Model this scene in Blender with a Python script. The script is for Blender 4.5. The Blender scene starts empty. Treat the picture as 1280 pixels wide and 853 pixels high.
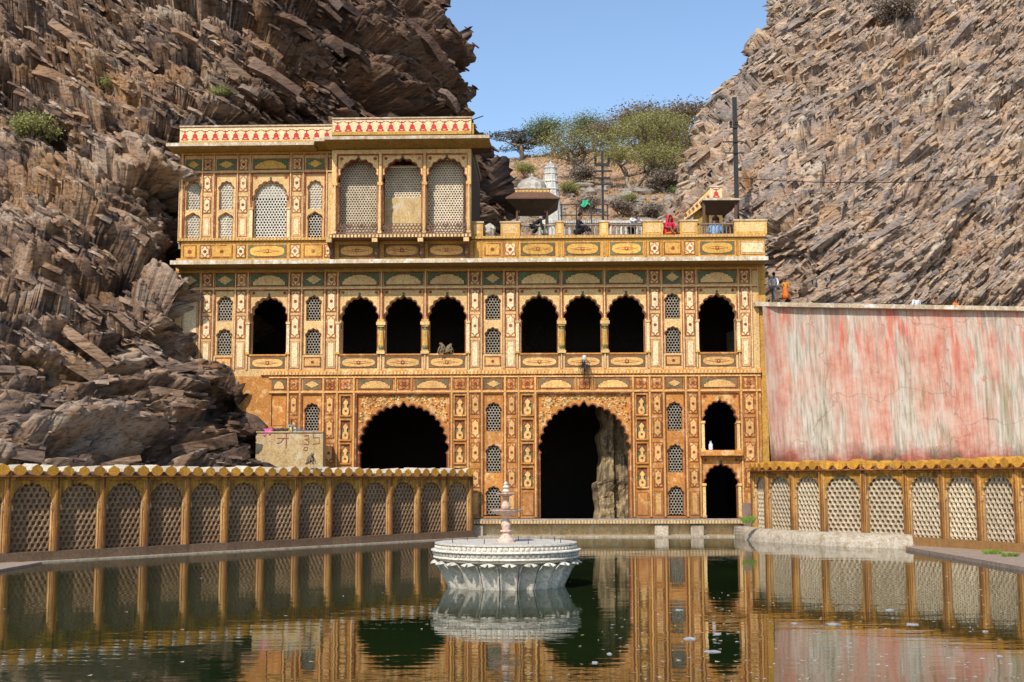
import bpy, bmesh, math, random
import numpy as np
from mathutils import Vector, Matrix
from mathutils.geometry import tessellate_polygon
random.seed(7); rng = np.random.default_rng(7)
R = math.radians
S = bpy.context.scene
COL = S.collection

# ------------------------------------------------------------ camera, sky, sun, exposure
HC, FPX, PITCH, ROLL = 2.7, 1550.0, R(6.4), R(-0.12)
cam_d = bpy.data.cameras.new('camera'); cam = bpy.data.objects.new('camera', cam_d); COL.objects.link(cam)
CM = Matrix.Rotation(R(90) + PITCH, 3, 'X') @ Matrix.Rotation(ROLL, 3, 'Z')
cam.matrix_world = Matrix.Translation((0, 0, HC)) @ CM.to_4x4()
cam_d.sensor_width = 36; cam_d.lens = FPX / 1280 * 36
cam_d.clip_end = 6000; cam_d.clip_start = 0.2
S.camera = cam
W_ = bpy.data.worlds.new('World'); S.world = W_; W_.use_nodes = True
nt = W_.node_tree; bg = nt.nodes['Background']
sky = nt.nodes.new('ShaderNodeTexSky'); sky.sky_type = 'NISHITA'; sky.sun_disc = False
SUN_EL, SUN_AZ = R(42), R(21)            # azimuth measured to the left of the axis behind the camera
sx, sy, sz = -math.sin(SUN_AZ) * math.cos(SUN_EL), -math.cos(SUN_AZ) * math.cos(SUN_EL), math.sin(SUN_EL)
sky.sun_elevation = SUN_EL; sky.sun_rotation = math.atan2(sx, sy)
sky.air_density = 1.1; sky.dust_density = 0.8; sky.ozone_density = 2.6; sky.altitude = 300
nt.links.new(sky.outputs[0], bg.inputs[0]); bg.inputs[1].default_value = 0.15
sl = bpy.data.lights.new('sun', 'SUN'); sun = bpy.data.objects.new('sun', sl); COL.objects.link(sun)
sl.energy = 3.5; sl.angle = R(0.5); sl.color = (1.0, 0.945, 0.86)
sun.rotation_euler = Vector((sx, sy, sz)).to_track_quat('Z', 'Y').to_euler()
sun.location = (-30, -40, 60)
S.view_settings.view_transform = 'Standard'; S.view_settings.look = 'None'
S.view_settings.exposure = 0.32; S.view_settings.gamma = 1.0; S.view_settings.use_curve_mapping = False

def ray(px, py):
    d = CM @ Vector(((px - 640) / FPX, -(py - 426.5) / FPX, -1)); return d
def at(px, py, Y):
    "point on the sight line of a measured photo position at distance Y"
    d = ray(px, py); k = Y / d.y
    return Vector((d.x * k, Y, HC + d.z * k))
def atz(px, py, z):
    d = ray(px, py); k = (z - HC) / d.z
    return Vector((d.x * k, d.y * k, z))
# facade frame: root at (0,60,0) turned 1.7 degrees
TH = R(-1.7); FR = Matrix.Rotation(TH, 3, 'Z'); F0 = Vector((0, 60, 0)); FI = FR.transposed()
def F(px, py, off=0.0):
    d = FI @ ray(px, py); o = FI @ (Vector((0, 0, HC)) - F0)
    k = (off - o.y) / d.y; p = o + d * k
    return p.x, p.z
def X(px, py=400, off=0.0): return F(px, py, off)[0]
def Z(py, px=600, off=0.0): return F(px, py, off)[1]

# ------------------------------------------------------------ helpers
def tag(o, label=None, cat=None, group=None, kind=None):
    if label: o['label'] = label
    if cat: o['category'] = cat
    if group: o['group'] = group
    if kind: o['kind'] = kind
    return o
def empty(name, loc=(0, 0, 0), rz=0.0, parent=None):
    o = bpy.data.objects.new(name, None); COL.objects.link(o); o.empty_display_size = 0.3
    o.location = loc; o.rotation_euler = (0, 0, rz); o.parent = parent
    return o
def link(name, me, parent=None, loc=(0, 0, 0), rz=0.0, rot=None, scale=None):
    o = bpy.data.objects.new(name, me); COL.objects.link(o); o.parent = parent
    o.location = loc; o.rotation_euler = rot if rot else (0, 0, rz)
    if scale: o.scale = scale
    return o
def copy_tree(o, parent=None):
    c = o.copy(); COL.objects.link(c); c.parent = parent
    for ch in list(o.children): copy_tree(ch, c)
    return c

class MB:
    def __init__(s): s.v = []; s.f = []; s.m = []; s.mats = []
    def mi(s, m):
        if m not in s.mats: s.mats.append(m)
        return s.mats.index(m)
    def add(s, vs, fs, m):
        b = len(s.v); s.v += [tuple(v) for v in vs]; k = s.mi(m)
        for f in fs: s.f.append(tuple(i + b for i in f)); s.m.append(k)
    def box(s, x0, x1, y0, y1, z0, z1, m):
        s.add([(x0, y0, z0), (x1, y0, z0), (x1, y1, z0), (x0, y1, z0), (x0, y0, z1), (x1, y0, z1), (x1, y1, z1), (x0, y1, z1)],
              [(0, 1, 5, 4), (1, 2, 6, 5), (2, 3, 7, 6), (3, 0, 4, 7), (4, 5, 6, 7), (3, 2, 1, 0)], m)
    def prism(s, poly, y0, y1, m, side=None, back=False):
        "poly: (x,z) counter-clockwise seen from the front; front at y0"
        n = len(poly); a = sum(poly[i][0] * poly[(i + 1) % n][1] - poly[(i + 1) % n][0] * poly[i][1] for i in range(n))
        if a < 0: poly = poly[::-1]
        tris = tessellate_polygon([[Vector((x, z, 0)) for x, z in poly]])
        fs = []
        for t in tris:
            p, q, r_ = (poly[i] for i in t)
            if (q[0] - p[0]) * (r_[1] - p[1]) - (r_[0] - p[0]) * (q[1] - p[1]) < 0: t = (t[0], t[2], t[1])
            fs.append(tuple(t))
        s.add([(x, y0, z) for x, z in poly], fs, m)
        if y1 != y0:
            s.add([(x, y0, z) for x, z in poly] + [(x, y1, z) for x, z in poly],
                  [(i, i + n, (i + 1) % n + n, (i + 1) % n) for i in range(n)], side or m)
            if back: s.add([(x, y1, z) for x, z in poly], [f[::-1] for f in fs], m)
    def xprism(s, poly, x0, x1, m):
        "poly: (y,z), extruded along x"
        n = len(poly)
        s.add([(x0, y, z) for y, z in poly] + [(x1, y, z) for y, z in poly],
              [(i, (i + 1) % n, (i + 1) % n + n, i + n) for i in range(n)] + [tuple(range(n))[::-1], tuple(range(n, 2 * n))], m)
    def lathe(s, prof, m, cx=0, cy=0, cz=0, seg=16, a0=0, flute=None):
        vs = []; fs = []
        for r_, z in prof:
            for k in range(seg):
                a = a0 + 2 * math.pi * k / seg
                q = r_ * (1 + (flute * (1 if k % 2 else -1) if flute else 0))
                vs.append((cx + q * math.cos(a), cy + q * math.sin(a), cz + z))
        for i in range(len(prof) - 1):
            for k in range(seg):
                k2 = (k + 1) % seg
                fs.append((i * seg + k2, i * seg + k, (i + 1) * seg + k, (i + 1) * seg + k2))
        n = len(prof) - 1
        fs.append(tuple(n * seg + k for k in range(seg))[::-1] if prof[0][1] > prof[-1][1] else tuple(n * seg + k for k in range(seg)))
        fs.append(tuple(range(seg)) if prof[0][1] > prof[-1][1] else tuple(range(seg))[::-1])
        s.add(vs, fs, m)
    def tube(s, pts, r0, r1, m, seg=6):
        pts = [Vector(p) for p in pts]; n = len(pts); vs = []; fs = []
        for i, p in enumerate(pts):
            d = (pts[min(i + 1, n - 1)] - pts[max(i - 1, 0)]).normalized()
            u = d.cross(Vector((0, 0, 1))) if abs(d.z) < 0.9 else d.cross(Vector((1, 0, 0)))
            u.normalize(); w = d.cross(u); rr = r0 + (r1 - r0) * i / max(1, n - 1)
            for k in range(seg):
                a = 2 * math.pi * k / seg; vs.append(p + (u * math.cos(a) + w * math.sin(a)) * rr)
        for i in range(n - 1):
            for k in range(seg):
                k2 = (k + 1) % seg
                fs.append((i * seg + k, i * seg + k2, (i + 1) * seg + k2, (i + 1) * seg + k))
        fs.append(tuple(range(seg))[::-1]); fs.append(tuple((n - 1) * seg + k for k in range(seg)))
        s.add(vs, fs, m)
    def ball(s, c, rx, ry, rz, m, seg=10, rings=7):
        vs = []; fs = []
        for i in range(rings + 1):
            t = math.pi * i / rings
            for k in range(seg):
                a = 2 * math.pi * k / seg
                vs.append((c[0] + rx * math.sin(t) * math.cos(a), c[1] + ry * math.sin(t) * math.sin(a), c[2] + rz * math.cos(t)))
        for i in range(rings):
            for k in range(seg):
                k2 = (k + 1) % seg
                fs.append((i * seg + k, (i + 1) * seg + k, (i + 1) * seg + k2, i * seg + k2))
        s.add(vs, fs, m)
    def mesh(s, name='mesh', smooth=False):
        me = bpy.data.meshes.new(name); me.from_pydata(s.v, [], s.f)
        for m in s.mats: me.materials.append(m)
        me.polygons.foreach_set('material_index', s.m)
        if smooth: me.polygons.foreach_set('use_smooth', [True] * len(s.f))
        me.update(); return me
    def build(s, name, parent=None, loc=(0, 0, 0), rz=0.0, smooth=False):
        return link(name, s.mesh(name, smooth), parent, loc, rz)

# ------------------------------------------------------------ materials (all in world position, so shared meshes still vary)
def newmat(name):
    m = bpy.data.materials.new(name); m.use_nodes = True
    n = m.node_tree.nodes; b = n['Principled BSDF']
    return m, m.node_tree, b
def N(t, typ, **kw):
    n = t.nodes.new(typ)
    for k, v in kw.items():
        if k in n.inputs.keys() if isinstance(k, str) else False: n.inputs[k].default_value = v
        else: setattr(n, k, v)
    return n
def L(t, a, b): t.links.new(a, b)
def mapped(t, scale):
    g = t.nodes.new('ShaderNodeNewGeometry'); mp = t.nodes.new('ShaderNodeMapping')
    mp.inputs['Scale'].default_value = scale; L(t, g.outputs['Position'], mp.inputs[0]); return mp.outputs[0]
def noise(t, vec, scale, detail=4, rough=0.55):
    n = t.nodes.new('ShaderNodeTexNoise'); n.inputs['Scale'].default_value = scale
    n.inputs['Detail'].default_value = detail; n.inputs['Roughness'].default_value = rough
    L(t, vec, n.inputs['Vector']); return n.outputs['Fac']
def ramp(t, fac, stops):
    r_ = t.nodes.new('ShaderNodeValToRGB'); e = r_.color_ramp.elements
    while len(e) < len(stops): e.new(0.5)
    for i, (p, c) in enumerate(stops):
        e[i].position = p; e[i].color = (*c, 1) if len(c) == 3 else c
    L(t, fac, r_.inputs[0]); return r_.outputs[0]
def mixc(t, fac, a, b, mode='MIX'):
    m = t.nodes.new('ShaderNodeMix'); m.data_type = 'RGBA'; m.blend_type = mode
    for sock, v in ((m.inputs[0], fac), (m.inputs[6], a), (m.inputs[7], b)):
        if isinstance(v, (int, float)): sock.default_value = v
        elif isinstance(v, tuple): sock.default_value = (*v, 1) if len(v) == 3 else v
        else: L(t, v, sock)
    return m.outputs[2]
def bump(t, b, h, strength=0.4, dist=0.02):
    n = t.nodes.new('ShaderNodeBump'); n.inputs['Strength'].default_value = strength; n.inputs['Distance'].default_value = dist
    L(t, h, n.inputs['Height']); L(t, n.outputs[0], b.inputs['Normal'])
def sc(c, k): return tuple(min(1, x * k) for x in c)

def plaster(name, col, vary=0.22, dirt=0.45, dirtc=(0.16, 0.09, 0.05), rough=0.85, wear=None, scale=1.0, dlo=0.5, dhi=0.78):
    m, t, b = newmat(name)
    v = mapped(t, (1, 1, 1)); v2 = mapped(t, (5, 5, 0.6))
    n1 = noise(t, v, 1.3 * scale, 5); n2 = noise(t, v, 14, 4, 0.65)
    c = mixc(t, n1, sc(col, 1 - vary), sc(col, 1 + vary))
    c = mixc(t, ramp(t, n2, [(0.35, (0, 0, 0)), (0.7, (1, 1, 1))]), c, sc(col, 1 + vary * 0.6), 'MIX') if False else c
    f2 = ramp(t, n2, [(0.32, (0.42, 0.36, 0.32)), (0.58, (1, 1, 1))])
    c = mixc(t, 0.75, c, f2, 'MULTIPLY')
    if wear:
        wv = ramp(t, noise(t, v, 2.6, 6, 0.7), [(0.52, (0, 0, 0)), (0.62, (1, 1, 1))])
        c = mixc(t, wv, c, wear)
    if dirt > 0.38:
        mo = ramp(t, noise(t, v, 3.4 * scale, 7, 0.72), [(0.54, (0, 0, 0)), (0.68, (0.45, 0.45, 0.45))]); c = mixc(t, mo, c, sc(dirtc, 0.9))
        oi = t.nodes.new('ShaderNodeObjectInfo'); c = mixc(t, 1.0, c, ramp(t, oi.outputs['Random'], [(0.0, (0.80, 0.78, 0.76)), (1.0, (1.10, 1.10, 1.08))]), 'MULTIPLY')
    st = ramp(t, noise(t, v2, 0.9, 6, 0.62), [(dlo, (0, 0, 0)), (dhi, (dirt, dirt, dirt))])
    c = mixc(t, st, c, dirtc)
    if name in ('orange', 'orange_pale', 'rust', 'wall_ochre', 'wall_ochre_pale', 'wall_base_gold', 'jali_brown'):      # grime that has soaked up from the tank
        gg = t.nodes.new('ShaderNodeNewGeometry'); sp = t.nodes.new('ShaderNodeSeparateXYZ'); L(t, gg.outputs['Position'], sp.inputs[0])
        ma = t.nodes.new('ShaderNodeMath'); ma.operation = 'MULTIPLY_ADD'; L(t, noise(t, mapped(t, (1.4, 1.4, .7)), 1.0, 6, 0.7), ma.inputs[0]); ma.inputs[1].default_value = -5.0; L(t, sp.outputs[2], ma.inputs[2])
        mr = t.nodes.new('ShaderNodeMapRange'); mr.inputs[1].default_value = 0.3; mr.inputs[2].default_value = -1.9; mr.inputs[4].default_value = 0.62; L(t, ma.outputs[0], mr.inputs[0]); c = mixc(t, mr.outputs[0], c, sc(dirtc, 0.8))
    L(t, c, b.inputs['Base Color']); b.inputs['Roughness'].default_value = rough
    b.inputs['Specular IOR Level'].default_value = 0.25
    bump(t, b, n2, 0.35, 0.02)
    return m
M = {}
def P(name, *a, **k): M[name] = plaster(name, *a, **k)
P('cream', (0.84, 0.56, 0.25), dirt=0.6, dirtc=(0.42, 0.2, 0.06))
P('cream_pale', (0.86, 0.66, 0.38), dirt=0.35, dirtc=(0.5, 0.28, 0.1))
P('yellow', (0.74, 0.43, 0.10), dirt=0.65, dirtc=(0.3, 0.13, 0.04))
P('ochre', (0.70, 0.40, 0.09), dirt=0.6, dirtc=(0.24, 0.1, 0.03))
P('orange', (0.62, 0.26, 0.06), dirt=0.75, dirtc=(0.32, 0.13, 0.05), wear=(0.72, 0.45, 0.2))
P('orange_pale', (0.82, 0.48, 0.17), dirt=0.45, dirtc=(0.36, 0.15, 0.05))
P('rust', (0.26, 0.07, 0.03), dirt=0.5, wear=(0.42, 0.18, 0.08))
P('red', (0.36, 0.085, 0.035), dirt=0.4, wear=(0.55, 0.26, 0.13))
P('bell_red', (0.60, 0.055, 0.05), dirt=0.2)
P('green', (0.12, 0.19, 0.10), dirt=0.6, dirtc=(0.12, 0.09, 0.04))
P('green_low', (0.13, 0.15, 0.08), dirt=0.8, dirtc=(0.28, 0.14, 0.06), dlo=0.42, dhi=0.62)
P('brownline', (0.16, 0.06, 0.03), dirt=0.4)
P('grey_stone', (0.42, 0.36, 0.28), dirt=0.8, dirtc=(0.12, 0.08, 0.05))
P('lip', (0.62, 0.50, 0.34), dirt=0.8, dirtc=(0.3, 0.17, 0.07), wear=(0.72, 0.68, 0.58))
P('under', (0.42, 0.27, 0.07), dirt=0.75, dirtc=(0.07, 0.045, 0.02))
P('jali_white', (0.62, 0.59, 0.50), dirt=0.45, dirtc=(0.3, 0.25, 0.2))
P('jali_dark', (0.36, 0.32, 0.25), dirt=0.6, dirtc=(0.14, 0.1, 0.06))
P('jali_cream', (0.70, 0.60, 0.43), dirt=0.55, dirtc=(0.3, 0.18, 0.09))
P('jali_brown', (0.52, 0.35, 0.20), dirt=0.6, dirtc=(0.2, 0.11, 0.06))
P('jali_back', (0.22, 0.15, 0.09), dirt=0.6)
P('rail_brown', (0.20, 0.12, 0.08), dirt=0.4)
P('rail_stone', (0.30, 0.23, 0.17), dirt=0.6)
P('shade_brown', (0.085, 0.055, 0.035), dirt=0.6, dirtc=(0.02, 0.015, 0.01))  # near-black brown: shade put into the colour of eave undersides and a side face
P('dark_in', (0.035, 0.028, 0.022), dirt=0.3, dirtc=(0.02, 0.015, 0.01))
P('wall_ochre', (0.66, 0.33, 0.05), dirt=0.95, dirtc=(0.15, 0.07, 0.03), dlo=0.44, dhi=0.66)
P('wall_ochre_pale', (0.76, 0.50, 0.22), dirt=0.6, dirtc=(0.36, 0.14, 0.05))
P('wall_base', (0.22, 0.14, 0.085), dirt=0.7, dirtc=(0.08, 0.05, 0.03))
P('wall_base_gold', (0.62, 0.34, 0.09), dirt=0.7, dirtc=(0.2, 0.1, 0.05))
P('tile_white', (0.62, 0.56, 0.46), dirt=0.8, dirtc=(0.2, 0.15, 0.1))
P('tile_gold', (0.66, 0.32, 0.04), dirt=0.7, dirtc=(0.2, 0.1, 0.04))
P('plinth_pale', (0.56, 0.48, 0.37), dirt=0.7, dirtc=(0.2, 0.16, 0.1), wear=(0.36, 0.27, 0.17))
P('paving', (0.42, 0.31, 0.24), dirt=0.5, dirtc=(0.2, 0.15, 0.11))
P('marble', (0.80, 0.75, 0.65), dirt=0.5, dirtc=(0.3, 0.26, 0.18), vary=0.08)
P('marble_low', (0.66, 0.62, 0.50), dirt=0.75, dirtc=(0.2, 0.19, 0.1), vary=0.1)
P('pink_stone', (0.66, 0.47, 0.37), dirt=0.4, dirtc=(0.36, 0.2, 0.14), vary=0.1)
P('lime_white', (0.72, 0.70, 0.64), dirt=0.7, dirtc=(0.24, 0.22, 0.19))
P('old_lime', (0.68, 0.64, 0.55), dirt=0.7, dirtc=(0.14, 0.11, 0.09), dlo=0.42, dhi=0.64)
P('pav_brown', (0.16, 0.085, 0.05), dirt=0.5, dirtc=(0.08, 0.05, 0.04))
P('tan_wall', (0.66, 0.47, 0.22), dirt=0.75, dirtc=(0.3, 0.17, 0.08), wear=(0.62, 0.53, 0.38))
P('iron', (0.05, 0.04, 0.035), dirt=0.3, dirtc=(0.15, 0.07, 0.03), rough=0.6)
P('pole_iron', (0.03, 0.03, 0.03), dirt=0.2, rough=0.6)
P('pier_stone', (0.50, 0.37, 0.20), dirt=0.9, dirtc=(0.07, 0.05, 0.03), dlo=0.4, dhi=0.62)
P('lit_rock', (0.60, 0.46, 0.24), dirt=0.6, dirtc=(0.2, 0.14, 0.07))
P('skin', (0.24, 0.12, 0.07), dirt=0.0); P('hair', (0.012, 0.01, 0.01), dirt=0.0)
P('cloth_black', (0.02, 0.02, 0.025), dirt=0.0); P('cloth_white', (0.72, 0.74, 0.78), dirt=0.1)
P('cloth_red', (0.75, 0.03, 0.07), dirt=0.0); P('cloth_orange', (0.85, 0.2, 0.03), dirt=0.0)
P('cloth_blue', (0.24, 0.45, 0.75), dirt=0.0); P('cloth_jeans', (0.1, 0.15, 0.24), dirt=0.0)
P('cloth_saffron', (0.85, 0.3, 0.03), dirt=0.0); P('cloth_pink', (0.75, 0.12, 0.4), dirt=0.0)
P('cloth_grey', (0.3, 0.3, 0.33), dirt=0.0); P('cloth_yellow', (0.7, 0.6, 0.15), dirt=0.0)
P('cloth_green', (0.05, 0.45, 0.25), dirt=0.0)
P('fur', (0.24, 0.17, 0.10), dirt=0.3); P('glass_lamp', (0.6, 0.62, 0.55), dirt=0.2, rough=0.4)
P('ink', (0.40, 0.17, 0.10), dirt=0.3)

# red retaining wall
def mat_redwall():
    m, t, b = newmat('red_limewash')
    v = mapped(t, (1, 1, 1)); vs = mapped(t, (0.75, 0.75, 0.09)); vf = mapped(t, (6, 6, 0.12))
    big = noise(t, v, 0.22, 4); st = noise(t, vs, 1.15, 5, 0.6); fi = noise(t, vf, 1.4, 5, 0.65)
    gz = t.nodes.new('ShaderNodeSeparateXYZ'); g = t.nodes.new('ShaderNodeNewGeometry'); L(t, g.outputs['Position'], gz.inputs[0])
    c = ramp(t, noise(t, v, 0.9, 6, 0.7), [(0.3, (0.50, 0.17, 0.11)), (0.52, (0.58, 0.32, 0.23)), (0.7, (0.58, 0.43, 0.33))])
    sb = t.nodes.new('ShaderNodeMath'); sb.operation = 'MULTIPLY_ADD'; L(t, big, sb.inputs[0]); sb.inputs[1].default_value = 0.5; L(t, st, sb.inputs[2])
    grey = ramp(t, sb.outputs[0], [(0.66, (0, 0, 0)), (0.84, (0.9, 0.9, 0.9))])
    c = mixc(t, grey, c, ramp(t, fi, [(0.35, (0.36, 0.33, 0.24)), (0.65, (0.58, 0.53, 0.43))]))
    red = ramp(t, noise(t, vs, 2.6, 5, 0.6), [(0.54, (0, 0, 0)), (0.62, (0.85, 0.85, 0.85))])
    top = t.nodes.new('ShaderNodeMapRange'); top.inputs[1].default_value = 6.5; top.inputs[2].default_value = 9.5
    L(t, gz.outputs[2], top.inputs[0])
    mm = t.nodes.new('ShaderNodeMath'); mm.operation = 'MULTIPLY'; L(t, red, mm.inputs[0]); L(t, top.outputs[0], mm.inputs[1])
    c = mixc(t, mm.outputs[0], c, (0.58, 0.15, 0.09))
    # peeled patches
    pe = ramp(t, noise(t, v, 1.7, 8, 0.75), [(0.62, (0, 0, 0)), (0.67, (.8, .8, .8))])
    c = mixc(t, pe, c, (0.48, 0.14, 0.09))
    # olive streaks
    ol = ramp(t, noise(t, vf, 0.5, 4, 0.6), [(0.55, (0, 0, 0)), (0.72, (0.75, 0.75, 0.75))])
    lo = t.nodes.new('ShaderNodeMapRange'); lo.inputs[1].default_value = 10.5; lo.inputs[2].default_value = 6.5; L(t, gz.outputs[2], lo.inputs[0])
    m2 = t.nodes.new('ShaderNodeMath'); m2.operation = 'MULTIPLY'; L(t, ol, m2.inputs[0]); L(t, lo.outputs[0], m2.inputs[1])
    c = mixc(t, m2.outputs[0], c, (0.22, 0.17, 0.07))
    # band of old red and damp at the foot
    add = t.nodes.new('ShaderNodeMath'); add.operation = 'MULTIPLY_ADD'; L(t, noise(t, v, 0.8, 6, 0.7), add.inputs[0]); add.inputs[1].default_value = 2.6; L(t, gz.outputs[2], add.inputs[2])
    ft = t.nodes.new('ShaderNodeMapRange'); ft.inputs[1].default_value = 5.8; ft.inputs[2].default_value = 4.9; L(t, add.outputs[0], ft.inputs[0])
    c = mixc(t, ft.outputs[0], c, ramp(t, noise(t, v, 0.35, 4, 0.7), [(0.50, (0.36, 0.09, 0.055)), (0.64, (0.12, 0.08, 0.05))]))
    c = mixc(t, 0.45, c, ramp(t, fi, [(0.34, (0.5, 0.42, 0.36)), (0.52, (1, 1, 1)), (0.7, (1.1, 1.1, 1.1))]), 'MULTIPLY')
    # damp drips from the coping
    tp = t.nodes.new('ShaderNodeMapRange'); tp.inputs[1].default_value = 7.5; tp.inputs[2].default_value = 11.2; L(t, gz.outputs[2], tp.inputs[0])
    dr = ramp(t, noise(t, mapped(t, (3.2, 3.2, 0.03)), 1.0, 5, 0.7), [(0.52, (0, 0, 0)), (0.62, (0.75, 0.75, 0.75))])
    m5 = t.nodes.new('ShaderNodeMath'); m5.operation = 'MULTIPLY'; L(t, dr, m5.inputs[0]); L(t, tp.outputs[0], m5.inputs[1]); c = mixc(t, m5.outputs[0], c, (0.26, 0.23, 0.18))
    # cracks in the render coat
    wv = t.nodes.new('ShaderNodeMix'); wv.data_type = 'RGBA'; wv.blend_type = 'ADD'; wv.inputs[0].default_value = 1.0
    nz3 = t.nodes.new('ShaderNodeTexNoise'); nz3.inputs['Scale'].default_value = 0.9; nz3.inputs['Detail'].default_value = 6; L(t, v, nz3.inputs['Vector'])
    L(t, mapped(t, (0.16, 0.16, 0.2)), wv.inputs[6]); sc3 = mixc(t, 1.0, nz3.outputs['Color'], (0.35, 0.35, 0.35), 'MULTIPLY'); L(t, sc3, wv.inputs[7])
    vo = t.nodes.new('ShaderNodeTexVoronoi'); vo.feature = 'DISTANCE_TO_EDGE'; vo.inputs['Scale'].default_value = 1.0; L(t, wv.outputs[2], vo.inputs['Vector'])
    c = mixc(t, ramp(t, vo.outputs['Distance'], [(0.001, (0.5, 0.5, 0.5)), (0.006, (0, 0, 0))]), c, (0.16, 0.08, 0.06))
    L(t, c, b.inputs['Base Color']); b.inputs['Roughness'].default_value = 0.9; b.inputs['Specular IOR Level'].default_value = 0.2
    bump(t, b, noise(t, v, 6, 6, 0.7), 0.5, 0.05)
    return m
M['red_wall'] = mat_redwall()

def mat_rock(name, cols, strata_rot, warm, dark=None, low=(0.16, 0.14, 0.13)):
    m, t, b = newmat(name)
    g = t.nodes.new('ShaderNodeNewGeometry')
    mp = t.nodes.new('ShaderNodeMapping'); mp.inputs['Rotation'].default_value = (0, strata_rot, 0); mp.inputs['Scale'].default_value = (0.35, 0.8, 1.6)
    L(t, g.outputs['Position'], mp.inputs[0]); v = mp.outputs[0]
    a1 = t.nodes.new('ShaderNodeAttribute'); a1.attribute_name = 'cell'
    a2 = t.nodes.new('ShaderNodeAttribute'); a2.attribute_name = 'cell_small'
    mx = t.nodes.new('ShaderNodeMath'); mx.operation = 'MULTIPLY_ADD'; L(t, a1.outputs['Fac'], mx.inputs[0]); mx.inputs[1].default_value = 0.42
    m3 = t.nodes.new('ShaderNodeMath'); m3.operation = 'MULTIPLY'; L(t, a2.outputs['Fac'], m3.inputs[0]); m3.inputs[1].default_value = 0.30
    m4 = t.nodes.new('ShaderNodeMath'); m4.operation = 'MULTIPLY_ADD'; L(t, noise(t, v, 0.5, 6, 0.65), m4.inputs[0]); m4.inputs[1].default_value = 0.45; L(t, m3.outputs[0], m4.inputs[2])
    L(t, m4.outputs[0], mx.inputs[2])
    c = ramp(t, mx.outputs[0], cols)
    og = ramp(t, noise(t, mapped(t, (1, 1, 1)), 0.28, 6, 0.7), [(0.52, (0, 0, 0)), (0.68, (warm, warm, warm))])
    c = mixc(t, og, c, (0.46, 0.24, 0.09))
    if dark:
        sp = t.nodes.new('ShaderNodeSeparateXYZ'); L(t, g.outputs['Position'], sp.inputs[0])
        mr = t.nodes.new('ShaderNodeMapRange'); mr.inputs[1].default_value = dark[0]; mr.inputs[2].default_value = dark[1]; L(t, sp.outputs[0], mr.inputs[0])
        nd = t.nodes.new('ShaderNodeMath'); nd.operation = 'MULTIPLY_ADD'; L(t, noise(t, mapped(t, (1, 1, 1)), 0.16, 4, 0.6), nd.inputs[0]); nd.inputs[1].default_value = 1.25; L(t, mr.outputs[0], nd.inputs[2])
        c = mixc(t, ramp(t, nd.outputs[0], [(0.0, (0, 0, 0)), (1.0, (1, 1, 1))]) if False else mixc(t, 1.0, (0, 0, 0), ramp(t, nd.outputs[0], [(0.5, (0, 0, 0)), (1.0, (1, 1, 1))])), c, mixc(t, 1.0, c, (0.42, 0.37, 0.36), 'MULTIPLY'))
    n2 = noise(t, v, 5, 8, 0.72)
    c = mixc(t, 0.85, c, ramp(t, n2, [(0.36, low), (0.5, (0.9, 0.9, 0.9)), (0.7, (1.3, 1.27, 1.22))]), 'MULTIPLY')  # mottling; its dark end also puts crevice shade into the rock colour
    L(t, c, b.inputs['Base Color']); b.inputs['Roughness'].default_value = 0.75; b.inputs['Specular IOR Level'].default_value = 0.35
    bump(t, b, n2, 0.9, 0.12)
    return m
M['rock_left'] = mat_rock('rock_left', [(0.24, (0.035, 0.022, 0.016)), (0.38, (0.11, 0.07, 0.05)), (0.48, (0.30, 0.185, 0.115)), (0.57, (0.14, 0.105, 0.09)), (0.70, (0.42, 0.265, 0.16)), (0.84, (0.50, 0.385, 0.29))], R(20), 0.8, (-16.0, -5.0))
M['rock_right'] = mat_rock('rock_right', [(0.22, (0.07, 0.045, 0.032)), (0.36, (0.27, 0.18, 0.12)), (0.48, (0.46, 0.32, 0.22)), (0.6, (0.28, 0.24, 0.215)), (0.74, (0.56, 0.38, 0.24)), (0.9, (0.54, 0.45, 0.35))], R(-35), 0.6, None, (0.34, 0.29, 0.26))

def mat_ground(name, stops, sc_=0.5, dots=None):
    m, t, b = newmat(name); v = mapped(t, (1, 1, 1))
    c = ramp(t, noise(t, v, sc_, 7, 0.7), stops)
    c = mixc(t, 0.8, c, ramp(t, noise(t, v, 4, 6, 0.7), [(0.3, (0.5, 0.48, 0.45)), (0.6, (1.1, 1.1, 1.1))]), 'MULTIPLY')
    L(t, c, b.inputs['Base Color']); b.inputs['Roughness'].default_value = 0.95
    bump(t, b, noise(t, v, 3, 6, 0.7), 0.8, 0.3)
    return m
M['hill'] = mat_ground('hill_grass', [(0.3, (0.26, 0.20, 0.11)), (0.45, (0.44, 0.24, 0.13)), (0.57, (0.56, 0.34, 0.20)), (0.7, (0.34, 0.28, 0.18))], 0.22)
M['earth'] = mat_ground('dry_earth', [(0.3, (0.22, 0.17, 0.12)), (0.7, (0.34, 0.27, 0.2))], 0.1)
M['hill_rock'] = mat_ground('hill_rock', [(0.3, (0.26, 0.22, 0.18)), (0.7, (0.46, 0.40, 0.33))], 1.2)
def mat_leaf(name, a, b_, trans=0.25):
    m, t, b = newmat(name)
    g = t.nodes.new('ShaderNodeNewGeometry')
    c = ramp(t, g.outputs['Random Per Island'], [(0.0, a), (1.0, b_)])
    L(t, c, b.inputs['Base Color']); b.inputs['Roughness'].default_value = 0.7
    tr = t.nodes.new('ShaderNodeBsdfTranslucent'); L(t, c, tr.inputs[0]); ms = t.nodes.new('ShaderNodeMixShader'); ms.inputs[0].default_value = trans
    L(t, b.outputs[0], ms.inputs[1]); L(t, tr.outputs[0], ms.inputs[2]); L(t, ms.outputs[0], t.nodes['Material Output'].inputs[0])
    return m
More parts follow.
